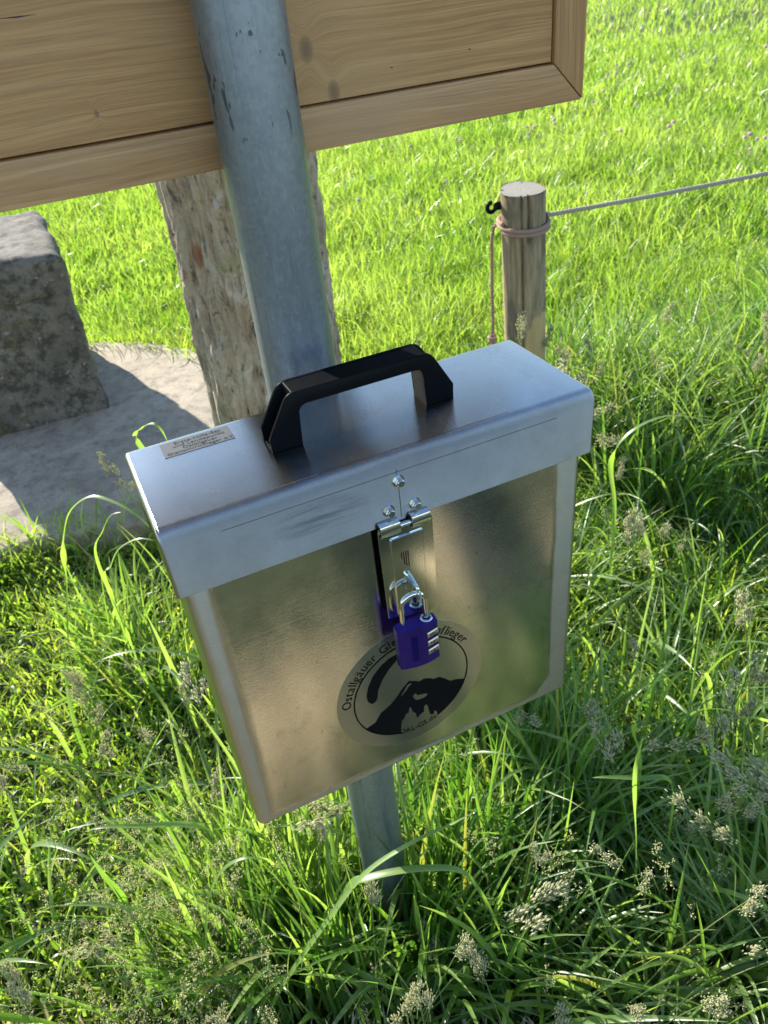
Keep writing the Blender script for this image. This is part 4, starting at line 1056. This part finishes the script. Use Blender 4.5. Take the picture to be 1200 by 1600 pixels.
ribbon([(0.0355, 0.1238, 0.2154), (0.1039, 0.117, 0.3884), (0.1347, 0.0988, 0.4245), (0.1966, 0.0733, 0.4376), (0.2587, 0.0439, 0.4312), (0.2833, 0.0256, 0.3906), (0.2992, -0.0023, 0.3185), (0.3071, -0.0268, 0.2321)], 0.0155, GT, 'broad pale green grass blade arching to the right across the foot of the steel post', 0.3, 1.2)
ribbon([(-0.0486, 0.1075, 0.2031), (0.0609, 0.0991, 0.3625), (0.1339, 0.0974, 0.4403), (0.2053, 0.0824, 0.486), (0.2646, 0.0716, 0.5021), (0.3092, 0.0695, 0.5075)], 0.012, GT, 'long grass blade rising steeply to the right in front of the steel post', 0.3, 1.0)
ribbon([(-0.2563, 1.1041, 0.2048), (-0.1939, 1.1234, 0.4152), (-0.1713, 1.1102, 0.5121), (-0.1319, 1.1037, 0.5921), (-0.0783, 1.0736, 0.6318), (-0.0311, 1.025, 0.6271), (0.0036, 0.9806, 0.6045), (0.0325, 0.9363, 0.5619)], 0.017, GT, 'broad grass blade arched like a bridge left of the lid, sunlit along its crest', 0.3, 0.9)
ribbon([(-0.1071, 1.0104, 0.4501), (-0.0878, 1.0033, 0.4848), (-0.058, 0.9972, 0.5263), (-0.0123, 0.973, 0.5524), (0.0242, 0.9444, 0.551)], 0.013, GT, 'low curved grass blade close to the left edge of the lid', 0.3, 0.9)
ribbon([(-0.1134, 1.1085, 0.4539), (-0.0796, 1.0861, 0.5275), (-0.052, 1.0782, 0.5655), (-0.0255, 1.0624, 0.5757)], 0.01, GT, 'narrow hooked grass blade in the shade between slab and lid', 0.3, 0.7)
ribbon([(0.0468, 0.8745, 0.8313), (0.0616, 0.8561, 0.8664), (0.08, 0.8328, 0.8798), (0.0912, 0.8198, 0.8687), (0.0958, 0.8133, 0.8455)], 0.014, GT, 'short hooked grass blade peeping over the left rear corner of the lid', 0.3, 0.8, root=[(0.16, 0.72, -0.01), (0.13, 0.76, 0.35), (0.09, 0.83, 0.70)])
ribbon([(-0.1481, 0.1633, 0.1939), (-0.1042, 0.1742, 0.3842), (-0.0797, 0.1734, 0.457), (-0.0496, 0.1645, 0.507), (-0.0178, 0.153, 0.5236), (0.0098, 0.1425, 0.5086)], 0.013, GT, 'curved grass blade below the bottom left corner of the box', 0.3, 1.0)
ribbon([(-0.2277, 0.3215, 0.2373), (-0.2261, 0.3227, 0.3191), (-0.2381, 0.336, 0.378), (-0.2452, 0.354, 0.4135)], 0.015, GT, 'wide grass blade bent to the left in the sunlit lower left grass', 0.3, 0.9)
ribbon([(-0.0607, 0.3724, 0.3081), (-0.0948, 0.3679, 0.3645), (-0.162, 0.3804, 0.3943), (-0.2197, 0.4003, 0.4067), (-0.2531, 0.4163, 0.3946)], 0.012, GT, 'flat lying grass blade crossing the pale seeds at the lower left', 0.3, 1.1)
ribbon([(0.6947, 0.1364, 0.3091), (0.6634, 0.1304, 0.4087), (0.6748, 0.1249, 0.4997), (0.704, 0.115, 0.5632), (0.7332, 0.1109, 0.6034)], 0.011, GT, "upright grass blade with a bent tip right of the box's lower corner", 0.3, 1.0)
ribbon([(0.5927, 0.0145, 0.2539), (0.5808, 0.0236, 0.3827), (0.58, 0.034, 0.4728), (0.5888, 0.0372, 0.5428)], 0.013, GT, 'broad upright grass blade in the dark grass at the right', 0.3, 1.0)
ribbon([(0.6471, 0.0161, 0.4066), (0.5943, 0.035, 0.4351), (0.5484, 0.058, 0.4414), (0.5287, 0.0726, 0.4351)], 0.011, GT, 'straight grass blade lying level across the dark grass at the right', 0.3, 1.1)
ribbon([(1.0581, 0.6779, 0.4058), (0.9989, 0.6359, 0.5782), (1.0275, 0.6163, 0.6528), (1.1076, 0.6011, 0.6738), (1.1947, 0.575, 0.6499), (1.2809, 0.5592, 0.6048)], 0.013, GT, "long pale grass blade arching right beyond the lid's right end", 0.3, 0.9)
# pink clover heads in the meadow
bm = bmesh.new()
tube(bm, [(0, 0, 0), (0.004, 0, 0.09), (0.006, 0.002, 0.19)], [0.0012, 0.001, 0.001], 4)
nst = len(bm.faces)
me0 = None
def clover(loc):
    root = empty("clover_flower", loc)
    b = bmesh.new(); tube(b, [(0, 0, 0), (0.004, 0, 0.10), (0.006, 0.002, 0.20)], [0.0013, 0.0011, 0.0010], 5); obj("stem", b, STEM, root, sharp=0)
    n_ = 110; u_ = rng.uniform(-0.5, 1, n_); a = rng.uniform(0, 6.28, n_); r0 = np.sqrt(1 - u_ ** 2)
    D_ = np.stack([r0 * np.cos(a), r0 * np.sin(a), u_], 1); C_ = D_ * 0.0085 + np.array([0.006, 0.002, 0.207])
    V, F, r_ = spindles(C_, D_ + np.array([0, 0, 0.5]), rng.uniform(0.008, 0.012, n_), rng.uniform(0.003, 0.0045, n_))
    link_mesh("bloom", npmesh("bloom", V, F, dict(rnd=r_)), PINK, root, False)
    return tag(root, "pink clover flower blooming in the sunlit meadow grass", "flower", "pink clover flowers dotted over the meadow")
bm.free()
rs = np.random.default_rng(3)
def gpt(u, v, z=0.2):                                  # where a point of the photograph meets the meadow
    d = Rm @ np.array([(u - 600) / 1220.6, -(v - 800) / 1220.6, -1.0]); t = (z - Cp[2]) / d[2]; return Cp + t * d
cl_px = [(940, 120), (948, 128), (955, 118), (962, 130), (968, 122), (950, 138), (975, 126), (1062, 102), (1070, 108), (1085, 100), (1100, 110), (1158, 232), (1164, 238), (1168, 230), (1178, 240), (1155, 240), (862, 210), (868, 216), (842, 220), (826, 212), (824, 228), (490, 250), (498, 243), (510, 240), (520, 245), (600, 238), (620, 240), (640, 232), (700, 290), (712, 232), (715, 228), (1040, 215), (1040, 225), (975, 228), (990, 180), (1140, 40), (1050, 160), (940, 165), (925, 178), (560, 330), (1190, 98), (1000, 60)]
c0_ = None
for (u, v) in cl_px:
    p = gpt(u, v); l_ = (p[0] + rs.normal(0, 0.02), p[1] + rs.normal(0, 0.04), rs.uniform(0.0, 0.05)); s_ = rs.uniform(0.75, 1.1) * (1 + 0.045 * np.hypot(p[0], p[1]))
    if c0_ is None: c0_ = clover(l_)
    else: dup(c0_, l_, rs.uniform(0, 6.28), s_)
